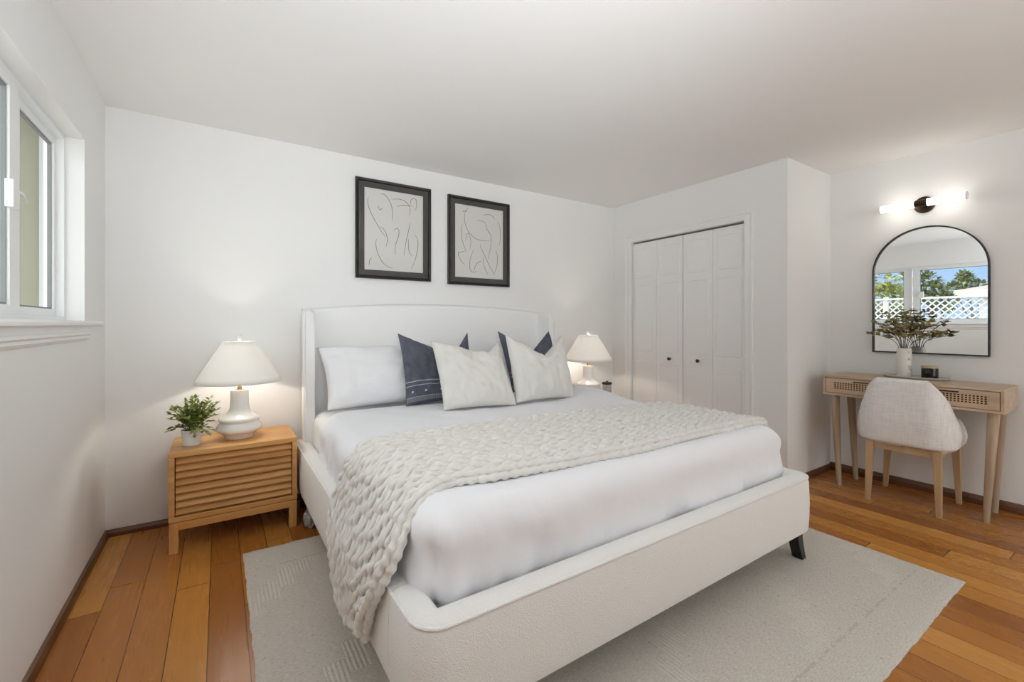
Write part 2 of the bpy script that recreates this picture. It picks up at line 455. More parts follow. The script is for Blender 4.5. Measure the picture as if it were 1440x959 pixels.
# closet: front wall with the bifold opening, and its short side wall
CY0, CY1, CZ1 = 1.93, 3.11, 2.035
struct('wall_closet_front', boxes((XC, XC + .1, YC, CY0, 0, H), (XC, XC + .1, CY1, D, 0, H), (XC, XC + .1, CY0, CY1, CZ1, H)), M['wall'], smooth=False)
struct('wall_closet_side', boxes((XC + .1, XR, YC, YC + .1, 0, H)), M['wall'], smooth=False)
def prism(axis, prof, a0, a1):
    """extrude a 2-D profile [(offset, z)] along x or y; offset is the other axis in world coordinates"""
    m = MB()
    P = lambda a, q: (a, q[0], q[1]) if axis == 'x' else (q[0], a, q[1])
    m.grid([[P(a0, q) for q in prof], [P(a1, q) for q in prof]], close_u=True, cap0=True, cap1=True)
    return m
def bb(x, s, h, t=.016): return [(x, 0), (x + s * t, 0), (x + s * t, h * .55), (x + s * t * .6, h * .9), (x, h)]
struct('baseboard_left', prism('y', bb(XL, 1, .038, .02), YR, D), M['base'], smooth=False)
struct('baseboard_back', prism('x', bb(D, -1, .038, .02), XL, XC), M['base'], smooth=False)
struct('baseboard_right', prism('y', bb(XR, -1, .062), YR, YC), M['base'], smooth=False)
struct('baseboard_closet', prism('x', bb(YC, -1, .05), XC, XR), M['base'], smooth=False)
# casing round the closet opening
def casing_mb():
    m = MB(); wd = .072
    pr = [(0, 0), (.004, .016), (.02, .019), (.05, .012), (.058, .02), (wd, .02), (wd, 0)]  # (across, out)
    for (y, s) in ((CY1, 1), (CY0, -1)):
        z0, z1 = 0, CZ1
        r0 = [(XC - o, y + s * (a - .004), z0) for a, o in pr]
        r1 = [(XC - o, y + s * (a - .004), z1 + a - .004) for a, o in pr]
        m.grid([r0, r1], close_u=True, cap0=True, cap1=True)
    r0 = [(XC - o, CY0 - (a - .004), CZ1 + a - .004) for a, o in pr]
    r1 = [(XC - o, CY1 + (a - .004), CZ1 + a - .004) for a, o in pr]
    m.grid([r0, r1], close_u=True, cap0=True, cap1=True)
    return m
struct('trim_1', casing_mb(), M['trimw'], angle=25)
# bifold doors: two pairs of moulded leaves
def leaf_mb(y0, y1, x):
    m = MB(); z0, z1 = .015, 2.018
    m.box(x, x + .032, y0, y1, z0, z1)
    s = .036
    for a, b in ((.20, .825), (.93, 1.60), (1.665, z1 - .06)):
        # raised moulding ring and bevelled field of each panel
        o = [(y0 + s, a), (y1 - s, a), (y1 - s, b), (y0 + s, b)]
        def inset(k): return [(o[0][0] + k, o[0][1] + k), (o[1][0] - k, o[1][1] + k), (o[2][0] - k, o[2][1] - k), (o[3][0] + k, o[3][1] - k)]
        rows = [[(x - h, yy, zz) for yy, zz in inset(k)] for k, h in ((0, 0), (.005, .0035), (.011, .001), (.024, .003))]
        m.grid(rows, close_u=True, cap1=True)
    return m
lw = (CY1 - CY0 - .012) / 4
for k in range(2):
    ya = CY0 + .004 + k * (2 * lw + .004)
    d = thing('door_%d' % (k + 1), None, None, (XC + .03, ya + lw, 0), kind='structure')
    for q in range(2):
        obj('leaf', leaf_mb(ya + q * lw + .0015, ya + (q + 1) * lw - .0015, XC + .028), M['doorw'], d, smooth=False)
    ky = 2.655 if k else 2.358
    kb = MB(); prof = [(.006, 0), (.006, .012), (.012, .016), (.0155, .022), (.0145, .029), (.008, .033)]
    kb.grid([[(XC + .028 - h, ky + r * math.cos(2*PI*j/20), .878 + r * math.sin(2*PI*j/20)) for j in range(20)] for r, h in prof], close_u=True, cap0=True, cap1=True)
    obj('knob', kb, M['black'], d)
# left window: three-light slider in a drywall reveal
wd = thing('window_1', None, None, (XL - .09, (WY0 + WY1) / 2, WZ0), kind='structure')
fx0, fx1 = XL - .135, XL - .066
def ring(x0, x1, y0, y1, z0, z1, t, ta=None, tb=None):
    ta = ta or t; tb = tb or t
    return boxes((x0, x1, y0, y0 + ta, z0, z1), (x0, x1, y1 - tb, y1, z0, z1), (x0, x1, y0 + ta, y1 - tb, z0, z0 + t), (x0, x1, y0 + ta, y1 - tb, z1 - t, z1))
obj('window_frame', ring(fx0, fx1, WY0, WY1, WZ0, WZ1, .022), M['vinyl'], wd, smooth=False, bevel=.002)
M['gasket'] = mat('grey_glazing_gasket', (.22, .23, .23), .6)
for y0, y1, xx, ta, tb in ((2.335, WY1 - .022, XL - .105, .10, .03), (WY0 + .022, 1.40, XL - .105, .03, .06), (1.36, 2.318, XL - .078, .05, .08)):
    so = obj('sash', ring(xx - .012, xx + .012, y0, y1, WZ0 + .022, WZ1 - .022, .034, ta, tb), M['vinyl'], wd, smooth=False, bevel=.002)
    obj('pane', boxes((xx - .003, xx + .003, y0 + ta, y1 - tb, WZ0 + .056, WZ1 - .056)), M['glass'], so, smooth=False)
    obj('gasket', ring(xx - .009, xx + .004, y0 + ta - .001, y1 - tb + .001, WZ0 + .055, WZ1 - .055, .008), M['gasket'], so, smooth=False)
lt = MB()
lt.box(XL - .066, XL - .044, 2.19, 2.245, 1.605, 1.70)
lt.tube([(XL - .054, 2.24, 1.672), (XL - .048, 2.29, 1.672), (XL - .056, 2.36, 1.66)], .006, 8)
obj('latch', lt, M['vinyl'], wd, bevel=.004)
# stool, apron moulding
struct('trim_2', prism('y', [(XL - .066, WZ0 - .022), (XL + .028, WZ0 - .022), (XL + .036, WZ0 - .016), (XL + .036, WZ0 - .006), (XL + .028, WZ0 + .003), (XL - .0655, WZ0 + .003)], .75, 3.11), M['trimw'], smooth=False)
struct('trim_3', prism('y', [(XL, WZ0 - .022), (XL + .012, WZ0 - .022), (XL + .012, WZ0 - .045), (XL + .018, WZ0 - .05), (XL + .02, WZ0 - .06), (XL + .01, WZ0 - .068), (XL + .013, WZ0 - .078), (XL + .004, WZ0 - .09), (XL, WZ0 - .092)], .85, 2.93), M['trimw'], smooth=False)
# added glazed door in the unseen rear wall, to let in daylight
rw = thing('added_window_2', None, None, ((RX0 + RX1) / 2, YR - .07, 0), kind='structure')
def ringx(x0, x1, y0, y1, z0, z1, t):
    return boxes((x0, x0 + t, y0, y1, z0, z1), (x1 - t, x1, y0, y1, z0, z1), (x0 + t, x1 - t, y0, y1, z0, z0 + t), (x0 + t, x1 - t, y0, y1, z1 - t, z1))
xm = (RX0 + RX1) / 2
for a, b in ((RX0, xm + .02), (xm - .02, RX1)):
    yy = YR - .06 if a == RX0 else YR - .1
    so = obj('sash', ringx(a, b, yy - .015, yy + .015, 0, RZ1, .05), M['vinyl'], rw, smooth=False)
    obj('pane', boxes((a + .05, b - .05, yy - .003, yy + .003, .05, RZ1 - .05)), M['glass'], so, smooth=False)

# ------------------------------------------------------------------ outdoors seen through the window and in the mirror
struct('ground', boxes((-30, 12, -14, 20, -.4, -.2)), M['ground'], smooth=False)
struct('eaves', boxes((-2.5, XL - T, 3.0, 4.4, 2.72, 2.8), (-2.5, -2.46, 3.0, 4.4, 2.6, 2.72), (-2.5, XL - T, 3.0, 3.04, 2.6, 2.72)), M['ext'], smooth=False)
struct('wall_exterior', boxes((-1.95, XL - T, 3.62, 3.8, -.2, 2.9)), M['stucco'], smooth=False)
struct('trim_4', boxes((-.86, -.81, 3.60, 3.62, -.2, 2.7)), M['ext'], smooth=False)
fe = thing('lattice_fence', 'white garden fence with a diamond lattice top, seen through the window', 'fence', (-5, 3, -.2))
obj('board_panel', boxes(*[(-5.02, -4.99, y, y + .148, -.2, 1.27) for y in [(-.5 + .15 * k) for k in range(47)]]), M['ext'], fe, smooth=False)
la = MB()
for k in range(-4, 54):
    for s in (1, -1):
        y0 = -.5 + k * .14
        a, b = (y0, y0 + .5) if s == 1 else (y0 + .5, y0)
        if min(a, b) < -.5 or max(a, b) > 6.5: continue
        xx = -5.0 if s == 1 else -4.985
        la.add([(xx, a - .02, 1.27), (xx, a + .02, 1.27), (xx, b + .02, 1.77), (xx, b - .02, 1.77), (xx - .012, a - .02, 1.27), (xx - .012, a + .02, 1.27), (xx - .012, b + .02, 1.77), (xx - .012, b - .02, 1.77)],
               [(0,1,2,3),(7,6,5,4),(0,4,5,1),(1,5,6,2),(2,6,7,3),(3,7,4,0)])
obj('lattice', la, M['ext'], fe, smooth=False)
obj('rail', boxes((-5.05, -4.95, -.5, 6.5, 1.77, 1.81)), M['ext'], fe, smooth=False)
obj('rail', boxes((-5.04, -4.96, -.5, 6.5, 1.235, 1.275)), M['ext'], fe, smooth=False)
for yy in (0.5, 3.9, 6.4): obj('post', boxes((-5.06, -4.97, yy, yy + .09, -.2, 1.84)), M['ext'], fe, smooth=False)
hs = thing('neighbour_house', 'white house with a low brown tiled roof behind the garden fence', 'house', (-11.5, 0, -.2))
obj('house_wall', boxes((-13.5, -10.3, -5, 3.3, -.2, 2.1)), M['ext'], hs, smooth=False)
rf = MB()
rf.add([(-10, -5.4, 2.2), (-10, 3.8, 2.2), (-13.8, 3.8, 2.2), (-13.8, -5.4, 2.2), (-11.9, -4, 2.62), (-11.9, 2.2, 2.62)],
       [(0, 1, 5, 4), (1, 2, 5), (2, 3, 4, 5), (3, 0, 4), (3, 2, 1, 0)])
obj('tiled_roof', rf, M['roof'], hs, smooth=False)
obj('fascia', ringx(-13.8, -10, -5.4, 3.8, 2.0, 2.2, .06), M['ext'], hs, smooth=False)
def leafq(m, p, d, L, W, up=Vector((0, 0, 1))):
    """one folded leaf from p along d"""
    d = d.normalized(); s = d.cross(up)
    if s.length < 1e-3: s = Vector((1, 0, 0))
    s.normalize(); n = s.cross(d)
    p = Vector(p)
    a = p + d * L * .35 + s * W * .5 + n * W * .12; b = p + d * L * .35 - s * W * .5 + n * W * .12
    a2 = p + d * L * .72 + s * W * .36 + n * W * .08; b2 = p + d * L * .72 - s * W * .36 + n * W * .08
    c = p + d * L; q = p + d * L * .5
    m.add([p, a, a2, c, b2, b, q], [(0, 1, 6), (1, 2, 6), (2, 3, 6), (3, 4, 6), (4, 5, 6), (5, 0, 6)])
def rv(): 
    while True:
        v = Vector((random.uniform(-1, 1), random.uniform(-1, 1), random.uniform(-1, 1)))
        if .05 < v.length < 1: return v
def tree(label, base, blobs, m, n, L):
    t = thing('tree', label, 'tree', base)
    f = MB()
    for k in range(n):
        bx, by, bz, r = random.choice(blobs)
        v = rv(); v = v.normalized() * (v.length ** .4)
        p = Vector((bx + v.x * r, by + v.y * r, bz + v.z * r * .85))
        leafq(f, p, (v + rv() * .9 + Vector((0, 0, -.2))), L * random.uniform(.7, 1.3), L * .55)
    obj('foliage', f, M[m], t, smooth=False)
    tr = MB(); b = Vector(base)
    tr.tube([b, b + Vector((.05, .03, .8)), Vector(blobs[0][:3])], .07, 8, rf=lambda i: (.1, .07, .03)[i])
    for bl in blobs[1:]: tr.tube([b + Vector((.05, .03, .8)), Vector(bl[:3])], .03, 6)
    obj('trunk', tr, M['bark'], t)
tree('yellow-green bushy tree over the fence, nearest the back wall', (-6.4, 4.7, -.2), [(-6.0, 4.7, 2.2, .8), (-6.0, 5.4, 1.9, .8), (-5.9, 4.2, 1.75, .5), (-6.1, 5.1, 2.9, .7)], 'tree1', 2600, .16)
tree('broad-leaved tree over the middle of the lattice fence', (-8.0, 3.6, -.2), [(-8.0, 3.98, 2.3, .33), (-7.9, 3.78, 2.05, .3), (-8.0, 4.15, 2.65, .28), (-8.1, 3.6, 1.8, .25)], 'tree2', 1100, .14)
tree('spiky dark tree rising behind the brown roof', (-15, 4.1, -.2), [(-15, 4.5, 2.7, .3), (-15, 4.15, 2.55, .25), (-15, 4.52, 2.98, .16), (-15, 4.8, 2.5, .25)], 'tree2', 700, .17)

# ------------------------------------------------------------------ rug
def rug_mb():
    m = MB(); nx, ny = 120, 96; x0, x1, y0, y1 = .103, 2.905, .555, 2.712
    top = []
    for i in range(ny + 1):
        r = []
        for j in range(nx + 1):
            u, v = j / nx, i / ny
            ex = .006 * noise.noise(Vector((v * 40, 0, 3.1))) * (1 if u > .5 else 1)
            ey = .006 * noise.noise(Vector((u * 50, 7.7, 0)))
            x = x0 + (x1 - x0) * u + ex * (abs(u - .5) * 2) ** 8
            y = y0 + (y1 - y0) * v + ey * (abs(v - .5) * 2) ** 8
            e = min(1, min(u, 1 - u) * (x1 - x0) / .006, min(v, 1 - v) * (y1 - y0) / .006)
            r.append((x, y, .002 + .007 * e + .0008 * noise.noise(Vector((x * 9, y * 9, 0)))))
        top.append(r)
    m.grid(top)
    m.grid([[top[0][j] for j in range(nx + 1)], [(p[0], p[1], .0) for p in top[0]]])
    m.grid([[top[-1][j] for j in range(nx + 1)], [(p[0], p[1], .0) for p in top[-1]]])
    m.grid([[r[0] for r in top], [(r[0][0], r[0][1], 0) for r in top]])
    m.grid([[r[-1] for r in top], [(r[-1][0], r[-1][1], 0) for r in top]])
    return m
tag(obj('rug', rug_mb(), M['rug'], loc=(1.5, 1.6, 0)), 'beige handwoven rug lying under the bed on the timber floor', 'rug')

# ------------------------------------------------------------------ bed frame
BX0, BX1, BY0 = .408, 2.522, 1.028
BZ0, BZ1 = .17, .443
bed = thing('bed_frame', 'white boucle upholstered bed with a winged headboard on black legs', 'bed', (1.465, 2.2, 0))
def sweep(path, prof):
    """path: [(x, y, nx, ny)] with outward normal; prof: [(outward, z)]"""
    m = MB()
    m.grid([[(x + nx * o, y + ny * o, z) for o, z in prof] for x, y, nx, ny in path], close_u=True, cap0=True, cap1=True)
    return m
RT = .092
railprof = [(-.004, BZ0), (.0, BZ0 + .012), (.004, BZ0 + .06), (.006, BZ0 + .14), (.002, BZ1 - .03), (-.004, BZ1 - .012), (-.012, BZ1 - .002), (-.03, BZ1 + .002), (-.06, BZ1 + .002), (-RT + .014, BZ1 - .002), (-RT + .003, BZ1 - .012), (-RT, BZ1 - .05), (-RT, BZ0)]
CR = .085; SEAM = 1.25
foot = [(BX0, SEAM, -1, 0), (BX0, BY0 + CR, -1, 0)]
for k in range(1, 10):
    a = PI + k / 10 * PI / 2
    foot.append((BX0 + CR + CR * math.cos(a), BY0 + CR + CR * math.sin(a), math.cos(a), math.sin(a)))
for k in range(0, 13): foot.append((BX0 + CR + (BX1 - BX0 - 2 * CR) * k / 12, BY0, 0, -1))
for k in range(1, 10):
    a = -PI / 2 + k / 10 * PI / 2
    foot.append((BX1 - CR + CR * math.cos(a), BY0 + CR + CR * math.sin(a), math.cos(a), math.sin(a)))
foot += [(BX1, BY0 + CR, 1, 0), (BX1, SEAM, 1, 0)]
fr = obj('foot_rail', sweep(foot, railprof), M['boucle'], bed, angle=60)
obj('piping', MB().tube([(x - nx * .003, y - ny * .003, BZ1 - .008) for x, y, nx, ny in foot], .0055, 8), M['boucle'], fr)
for s, xx in ((-1, BX0), (1, BX1)):
    pth = [(xx, SEAM + .003 + (3.2 - SEAM) * k / 10, s, 0) for k in range(11)]
    sr = obj('side_rail', sweep(pth, railprof), M['boucle'], bed, angle=60)
    obj('piping', MB().tube([(x - nx * .003, y, BZ1 - .008) for x, y, nx, ny in pth], .0055, 8), M['boucle'], sr)
# headboard with wings: swept upright slab
hx0, hx1 = .452, 2.505
def hb_mb():
    ctr = []
    ctr_l = [(hx0 + .036, 3.10), (hx0 + .036, 3.14), (hx0 + .036, 3.19), (hx0 + .040, 3.225), (hx0 + .052, 3.255), (hx0 + .075, 3.275), (hx0 + .11, 3.285)]
    n = 30
    mid = [(hx0 + .11 + (hx1 - hx0 - .22) * k / n, 3.285) for k in range(1, n)]
    ctr = ctr_l + mid + [(hx0 + hx1 - x, y) for x, y in reversed(ctr_l)]
    m = MB(); rows = []
    for i, (x, y) in enumerate(ctr):
        a = Vector(ctr[max(i - 1, 0)]); b = Vector(ctr[min(i + 1, len(ctr) - 1)])
        t = (b - a).normalized(); nx, ny = t.y, -t.x     # towards the room / inside
        th = .036 if 0 < i < len(ctr) - 1 else .028
        if 6 <= i <= len(ctr) - 7: th = .05
        zt = 1.302 + .058 * (1 - abs((x - 1.4785) / 1.03) ** 2.2) - (.03 if i in (0, len(ctr) - 1) else .008 if i in (1, len(ctr) - 2) else 0)
        rr = min(th, .035); prof = [(-th, .2), (-th, .7), (-th, 1.0), (-th, zt - rr)]
        for k in range(1, 6):
            an = PI - k / 6 * PI
            prof.append((th * math.cos(an) if True else 0, zt - rr + rr * math.sin(an)))
        prof += [(th, zt - rr), (th, 1.0), (th, .7), (th, .2)]
        rows.append([(x + nx * o, y + ny * o, z) for o, z in prof])
    m.grid(rows, close_u=True, cap0=True, cap1=True)
    return m
hb = obj('headboard', hb_mb(), M['headfab'], bed, angle=70)
for s in (1, -1):
    X = lambda x: x if s == 1 else hx0 + hx1 - x
    obj('piping', MB().tube([(X(hx0 - .001), 3.095, .46), (X(hx0 - .001), 3.095, .8), (X(hx0 - .001), 3.095, 1.2), (X(hx0 + .004), 3.11, 1.27), (X(hx0 + .012), 3.15, 1.297), (X(hx0 + .012), 3.25, 1.305)], .005, 8), M['headfab'], hb)
def bed_leg(x, y, sx, sy):
    m = MB(); rows = []
    for k in range(9):
        t = k / 8; z = .010 + (BZ0 + .01 - .010) * t
        o = .012 * (1 - t) ** 2                                     # sabre curve, kicks out at the foot
        wl = .038 + .022 * t
        cx, cy = x + sx * (o - .012) , y + sy * (o - .012)
        rows.append([(cx - sx * wl, cy - sy * .05, z), (cx, cy - sy * .05, z), (cx, cy, z), (cx - sx * wl, cy, z)])
    return m.grid(rows, close_u=True, cap0=True, cap1=True)
for sx, lx in ((-1, BX0 + .03), (1, BX1 - .02)):
    for sy, ly in ((-1, BY0 + .03), (1, 3.2)):
        lg = obj('leg', bed_leg(lx, ly, sx, sy), M['legblack'], bed, bevel=.003, label='black tapered leg')

# ------------------------------------------------------------------ mattress and bedding
def soft_block(x0, x1, y0, y1, z0, z1, rc, re, fold=0, wr=0, seed=0, N=260, flare=0, backr=None, puff=None):
    """rounded-rectangle plan, side walls with folds, soft top edge, gently rumpled top"""
    per = []
    def arc(cx, cy, a0, r, n=12):
        for k in range(n + 1):
            a = a0 + k / n * PI / 2
            per.append((cx + r * math.cos(a), cy + r * math.sin(a), math.cos(a), math.sin(a)))
    br = backr or rc
    arc(x0 + rc, y0 + rc, PI, rc); arc(x1 - rc, y0 + rc, 1.5 * PI, rc); arc(x1 - br, y1 - br, 0, br); arc(x0 + br, y1 - br, PI / 2, br)
    # resample evenly
    L = [0]
    for i in range(len(per)): 
        a, b = per[i], per[(i + 1) % len(per)]; L.append(L[-1] + math.hypot(a[0] - b[0], a[1] - b[1]))
    pts = []; i = 0
    for k in range(N):
        s = L[-1] * k / N
        while L[i + 1] < s: i += 1
        a, b = per[i], per[(i + 1) % len(per)]; t = (s - L[i]) / max(1e-9, L[i + 1] - L[i])
        nx, ny = a[2] + (b[2] - a[2]) * t, a[3] + (b[3] - a[3]) * t; l = math.hypot(nx, ny) or 1
        pts.append((a[0] + (b[0] - a[0]) * t, a[1] + (b[1] - a[1]) * t, nx / l, ny / l, s))
    rows = []
    lev = [(0, z0 + (z1 - re - z0) * k / 7, 0) for k in range(8)]
    for k in range(1, 9):
        a = k / 8 * PI / 2; lev.append((re * (1 - math.cos(a)), z1 - re + re * math.sin(a), 0))
    for ins, z, _ in lev:
        t = (z - z0) / (z1 - z0); r = []
        for x, y, nx, ny, s in pts:
            crn = 1 - abs(abs(nx) - abs(ny))                           # corners gather more cloth
            f = fold * (noise.noise(Vector((s * 5.5 + t * .8, t * 1.2, seed))) * 1.0 + noise.noise(Vector((s * 17, t * .9, seed + 5))) * .55 + noise.noise(Vector((s * 34 + t * 2, t * 1.4, seed + 9))) * (.2 + .35 * crn)) * (1 - t) ** .6 * (.8 + 1.3 * crn)
            f += fold * .3 * noise.noise(Vector(((x + y + z * 1.7) * 9, z * 3, seed + 20))) * math.sin(PI * min(1, t * 1.1)) if fold else 0
            f += wr * noise.noise(Vector((x * 3.1 + z * 4, y * 3.1, z * 9 + seed)))
            o = -ins + f + flare * (1 - t)
            r.append((x + nx * o, y + ny * o, z + (wr * .6 * noise.noise(Vector((x * 3, y * 3, seed))) if t > .9 else 0)))
        rows.append(r)
    cx, cy = (x0 + x1) / 2, (y0 + y1) / 2
    last = rows[-1]; kk = 22
    for k in range(1, kk + 1):
        q = 1 - k / kk
        r = []
        for (x, y, z) in last:
            # shrink towards the spine of the block
            px, py = cx + (x - cx) * max(q, .0), cy + (y - cy) * max(q, .0)
            zz = z1 + wr * .6 * noise.noise(Vector((px * 3, py * 3, seed))) + wr * .8 * noise.noise(Vector((px * 7, py * 5, seed + 2))) * min(1, (1 - q) * 4)
            r.append((px, py, zz))
        rows.append(r)
    if puff: rows = [[(x, y, z + puff(x, y) * max(0, (z - z0) / (z1 - z0))) for x, y, z in r] for r in rows]
    m = MB(); m.grid(rows, close_u=True, cap0=True)
    return m
mt = tag(obj('mattress', soft_block(.505, 2.445, 1.16, 3.215, .23, .628, .09, .075, wr=.004, seed=4), M['sheet'], loc=(1.475, 2.2, .23), angle=180),
         'white mattress in a fitted sheet showing by the headboard', 'mattress')
def sst(a, b, t): t = min(1, max(0, (t - a) / (b - a))); return t * t * (3 - 2 * t)
def duvet_puff(x, y):
    p = .042 * sst(1.9, 2.35, x) * sst(2.0, 2.5, y)                      # plumper by the far lamp
    p += .006 * sst(2.1, 2.5, y)
    # soft diagonal pulls on the drop at the foot
    return p
dv = soft_block(.468, 2.487, 1.133, 2.90, .40, .668, .10, .095, fold=.028, wr=.009, seed=1, N=520, backr=.24, puff=duvet_puff)
tag(obj('duvet', dv, M['duvet'], loc=(1.475, 2.0, .4), angle=180), 'smooth white duvet covering the mattress and tucked into the frame', 'duvet')

# ------------------------------------------------------------------ chunky knit throw
ST = [  # (front point, back point)
    ((2.528, 1.30, .47), (2.528, 1.84, .48)),
    ((2.522, 1.28, .56), (2.522, 1.85, .57)),
    ((2.490, 1.27, .655), (2.492, 1.86, .655)),
    ((2.40, 1.265, .682), (2.41, 1.87, .682)),
    ((2.05, 1.275, .687), (2.05, 1.90, .687)),
    ((1.52, 1.265, .687), (1.50, 1.95, .687)),
    ((1.14, 1.285, .687), (1.10, 1.97, .687)),
    ((.80, 1.32, .687), (.80, 1.985, .687)),
    ((.62, 1.345, .684), (.59, 1.985, .684)),
    ((.505, 1.31, .655), (.49, 1.95, .655)),
    ((.452, 1.285, .59), (.448, 1.98, .56)),
    ((.418, 1.265, .53), (.413, 1.99, .465)),
    ((.385, 1.30, .44), (.382, 1.93, .385)),
    ((.374, 1.36, .345), (.374, 1.85, .29)),
    ((.374, 1.405, .275), (.374, 1.80, .215)),
    ((.377, 1.435, .20), (.377, 1.68, .135)),
]
def catmull(P, n):
    out = []
    for i in range(len(P) - 1):
        p0, p1, p2, p3 = P[max(i - 1, 0)], P[i], P[i + 1], P[min(i + 2, len(P) - 1)]
        for k in range(n):
            t = k / n
            out.append(.5 * ((2 * p1) + (p2 - p0) * t + (2 * p0 - 5 * p1 + 4 * p2 - p3) * t * t + (3 * p1 - p0 - 3 * p2 + p3) * t ** 3))
    out.append(P[-1]); return out
def resample(P, step):
    L = [0]
    for a, b in zip(P, P[1:]): L.append(L[-1] + (b - a).length)
    n = max(2, int(L[-1] / step)); out = []; i = 0
    for k in range(n + 1):
        s = L[-1] * k / n
        while i < len(P) - 2 and L[i + 1] < s: i += 1
        t = (s - L[i]) / max(1e-9, L[i + 1] - L[i]); out.append(P[i].lerp(P[i + 1], min(1, t)))
    return out
def throw_mb():
    F = catmull([Vector(a) for a, b in ST], 10); B = catmull([Vector(b) for a, b in ST], 10)
    nseg = 300
    F = resample(F, .001)[:]; B = resample(B, .001)[:]
    pick = lambda P, t: P[min(len(P) - 1, int(t * (len(P) - 1)))]
    # re-pair by station parameter: keep stations together instead of pure arc length
    F = catmull([Vector(a) for a, b in ST], 24); B = catmull([Vector(b) for a, b in ST], 24)
    m = MB(); rows_n = 21
    # soft core sheet
    core = []
    for q in range(13):
        v = .03 + .94 * q / 12
        core.append([tuple(F[i].lerp(B[i], v)) for i in range(0, len(F) - 40, 3)])
    m.grid(core)
    nrm = []
    for i in range(len(F)):
        t = (F[min(i + 1, len(F) - 1)].lerp(B[min(i + 1, len(F) - 1)], .5) - F[max(i - 1, 0)].lerp(B[max(i - 1, 0)], .5))
        c = B[i] - F[i]; n = t.cross(c).normalized()
        if n.z < -.2 or (abs(n.z) <= .2 and (n.x > 0) != (F[i].x > 1.4)): n = -n
        nrm.append(n)
    for q in range(rows_n):
        v = q / (rows_n - 1)
        wob = [noise.noise(Vector((i * .02, q * 1.7, 2.2))) for i in range(len(F))]
        line = []
        for i in range(len(F)):
            vv = min(1, max(0, v + .010 * wob[i]))
            sp = (F[i] - B[i]).length / (rows_n - 1)
            p = F[i].lerp(B[i], vv) + nrm[i] * (.004 + .004 * noise.noise(Vector((i * .05, q * 3.1, 9))))
            line.append((p, sp))
        sps = [a[1] for a in line]; n0 = len(line)
        line = resample([a[0] for a in line], .0065)
        # each column of the knit ends on its own, so the hanging end is ragged and runs to a tip
        cut = int((.008 + .030 * abs(v - .45) + .022 * random.random()) / .0065)
        line = line[:-cut]
        L = len(line); ph = random.uniform(0, 6.28); per = random.uniform(.036, .046)
        pl, rad = [], []
        for i in range(L):
            t = (line[min(i + 1, L - 1)] - line[max(i - 1, 0)]).normalized()
            sp = sps[min(n0 - 1, int(i / L * n0))]
            a = i * .0065 / per * 2 * PI + ph
            nn = Vector((0, 0, 1)) if abs(t.z) < .75 else Vector((-1 if line[i].x < 1.4 else 1, 0, 0))
            sd = t.cross(nn).normalized()
            pl.append(line[i] + sd * (.0050 * math.sin(a * .5)) + nn * (.0045 * math.sin(a * .5 + 1.0)))
            base = min(.0162, max(.0110, sp * .475))
            rad.append(base * (.72 + .40 * abs(math.sin(a * .5 + .6)) ** .75))
        m.tube(pl, .015, 8, rf=lambda i, rad=rad: rad[i])
    # the doubled front edge: a second folded layer of thick yarn under the front
    for lay, (dy, dn, rr) in enumerate(((-.016, -.006, .0145), (-.004, .012, .0135), (.012, -.012, .013))):
        line = [F[i] + (F[i] - B[i]).normalized() * (-dy + .010 * noise.noise(Vector((i * .035, lay * 3.3, 1.0)))) + nrm[i] * (dn + .004 * noise.noise(Vector((i * .06, lay, 4)))) for i in range(14, len(F) - 4 - 10 * lay)]
        line = resample(line, .009)
        m.tube(line, rr, 8, rf=lambda i, rr=rr, lay=lay: rr * (1 + .22 * math.sin(i * .009 / .04 * 2 * PI + lay * 2)))
    line = resample([B[i] + nrm[i] * .004 for i in range(len(B) - 26)], .009)
    m.tube(line, .0125, 8, rf=lambda i: .0125 * (1 + .2 * math.sin(i * .009 / .04 * 2 * PI)))
    return m
tag(obj('throw_blanket', throw_mb(), M['knit'], loc=(1.4, 1.6, .67), angle=180), 'chunky cream knit throw laid across the foot of the bed', 'throw')

# ------------------------------------------------------------------ pillows
def cushion_mb(wd, ht, th, chop=0, pull=.06, seed=0, n=44, cw=1.05, skew=0):
    m = MB(); uv = []
    fr, bk = [], []
    for i in range(n + 1):
        v = -1 + 2 * i / n; rf, rb = [], []
        for j in range(n + 1):
            u = -1 + 2 * j / n
            eu, ev = math.sin(u * PI / 2) * .35 + u * .65, math.sin(v * PI / 2) * .35 + v * .65
            x = wd / 2 * eu * (1 - pull * (1 - ev * ev))
            z = ht / 2 * ev * (1 - pull * (1 - eu * eu))
            prof = max(0, (1 - eu ** 2) * (1 - ev ** 2)) ** .42
            top = ((ev + 1) / 2) ** 2.2
            z -= chop * max(0, 1 - abs(eu - skew) / (1 - math.copysign(1, eu - skew) * skew) ) ** cw * top if chop else 0
            dent = (1 - .55 * top * math.exp(-(eu / .3) ** 2)) if chop else 1
            wk = .016 * noise.noise(Vector((eu * 2.2, ev * 2.2, seed))) + .009 * noise.noise(Vector((eu * 6, ev * 4, seed + 3)))
            cr = .012 * noise.noise(Vector((eu * 9, ev * 3, seed + 8))) * (abs(eu) ** 3 + abs(ev) ** 4)
            h = th / 2 * prof * dent
            rf.append((x, -(h + (wk + cr) * min(1, prof * 2)), z)); rb.append((x, h + (wk + cr) * min(1, prof * 2) * .5, z))
        fr.append(rf); bk.append(rb)
    for side in (fr, bk):
        for i in range(n + 1):
            for j in range(n + 1): uv.append((j / n, i / n))
        m.grid(side)
    m.uv = uv
    return m
def weld(o):
    bm = bmesh.new(); bm.from_mesh(o.data)
    bmesh.ops.remove_doubles(bm, verts=bm.verts, dist=.0004)
    bmesh.ops.recalc_face_normals(bm, faces=bm.faces)
    bm.to_mesh(o.data); bm.free()
    o.data.polygons.foreach_set('use_smooth', [True] * len(o.data.polygons))
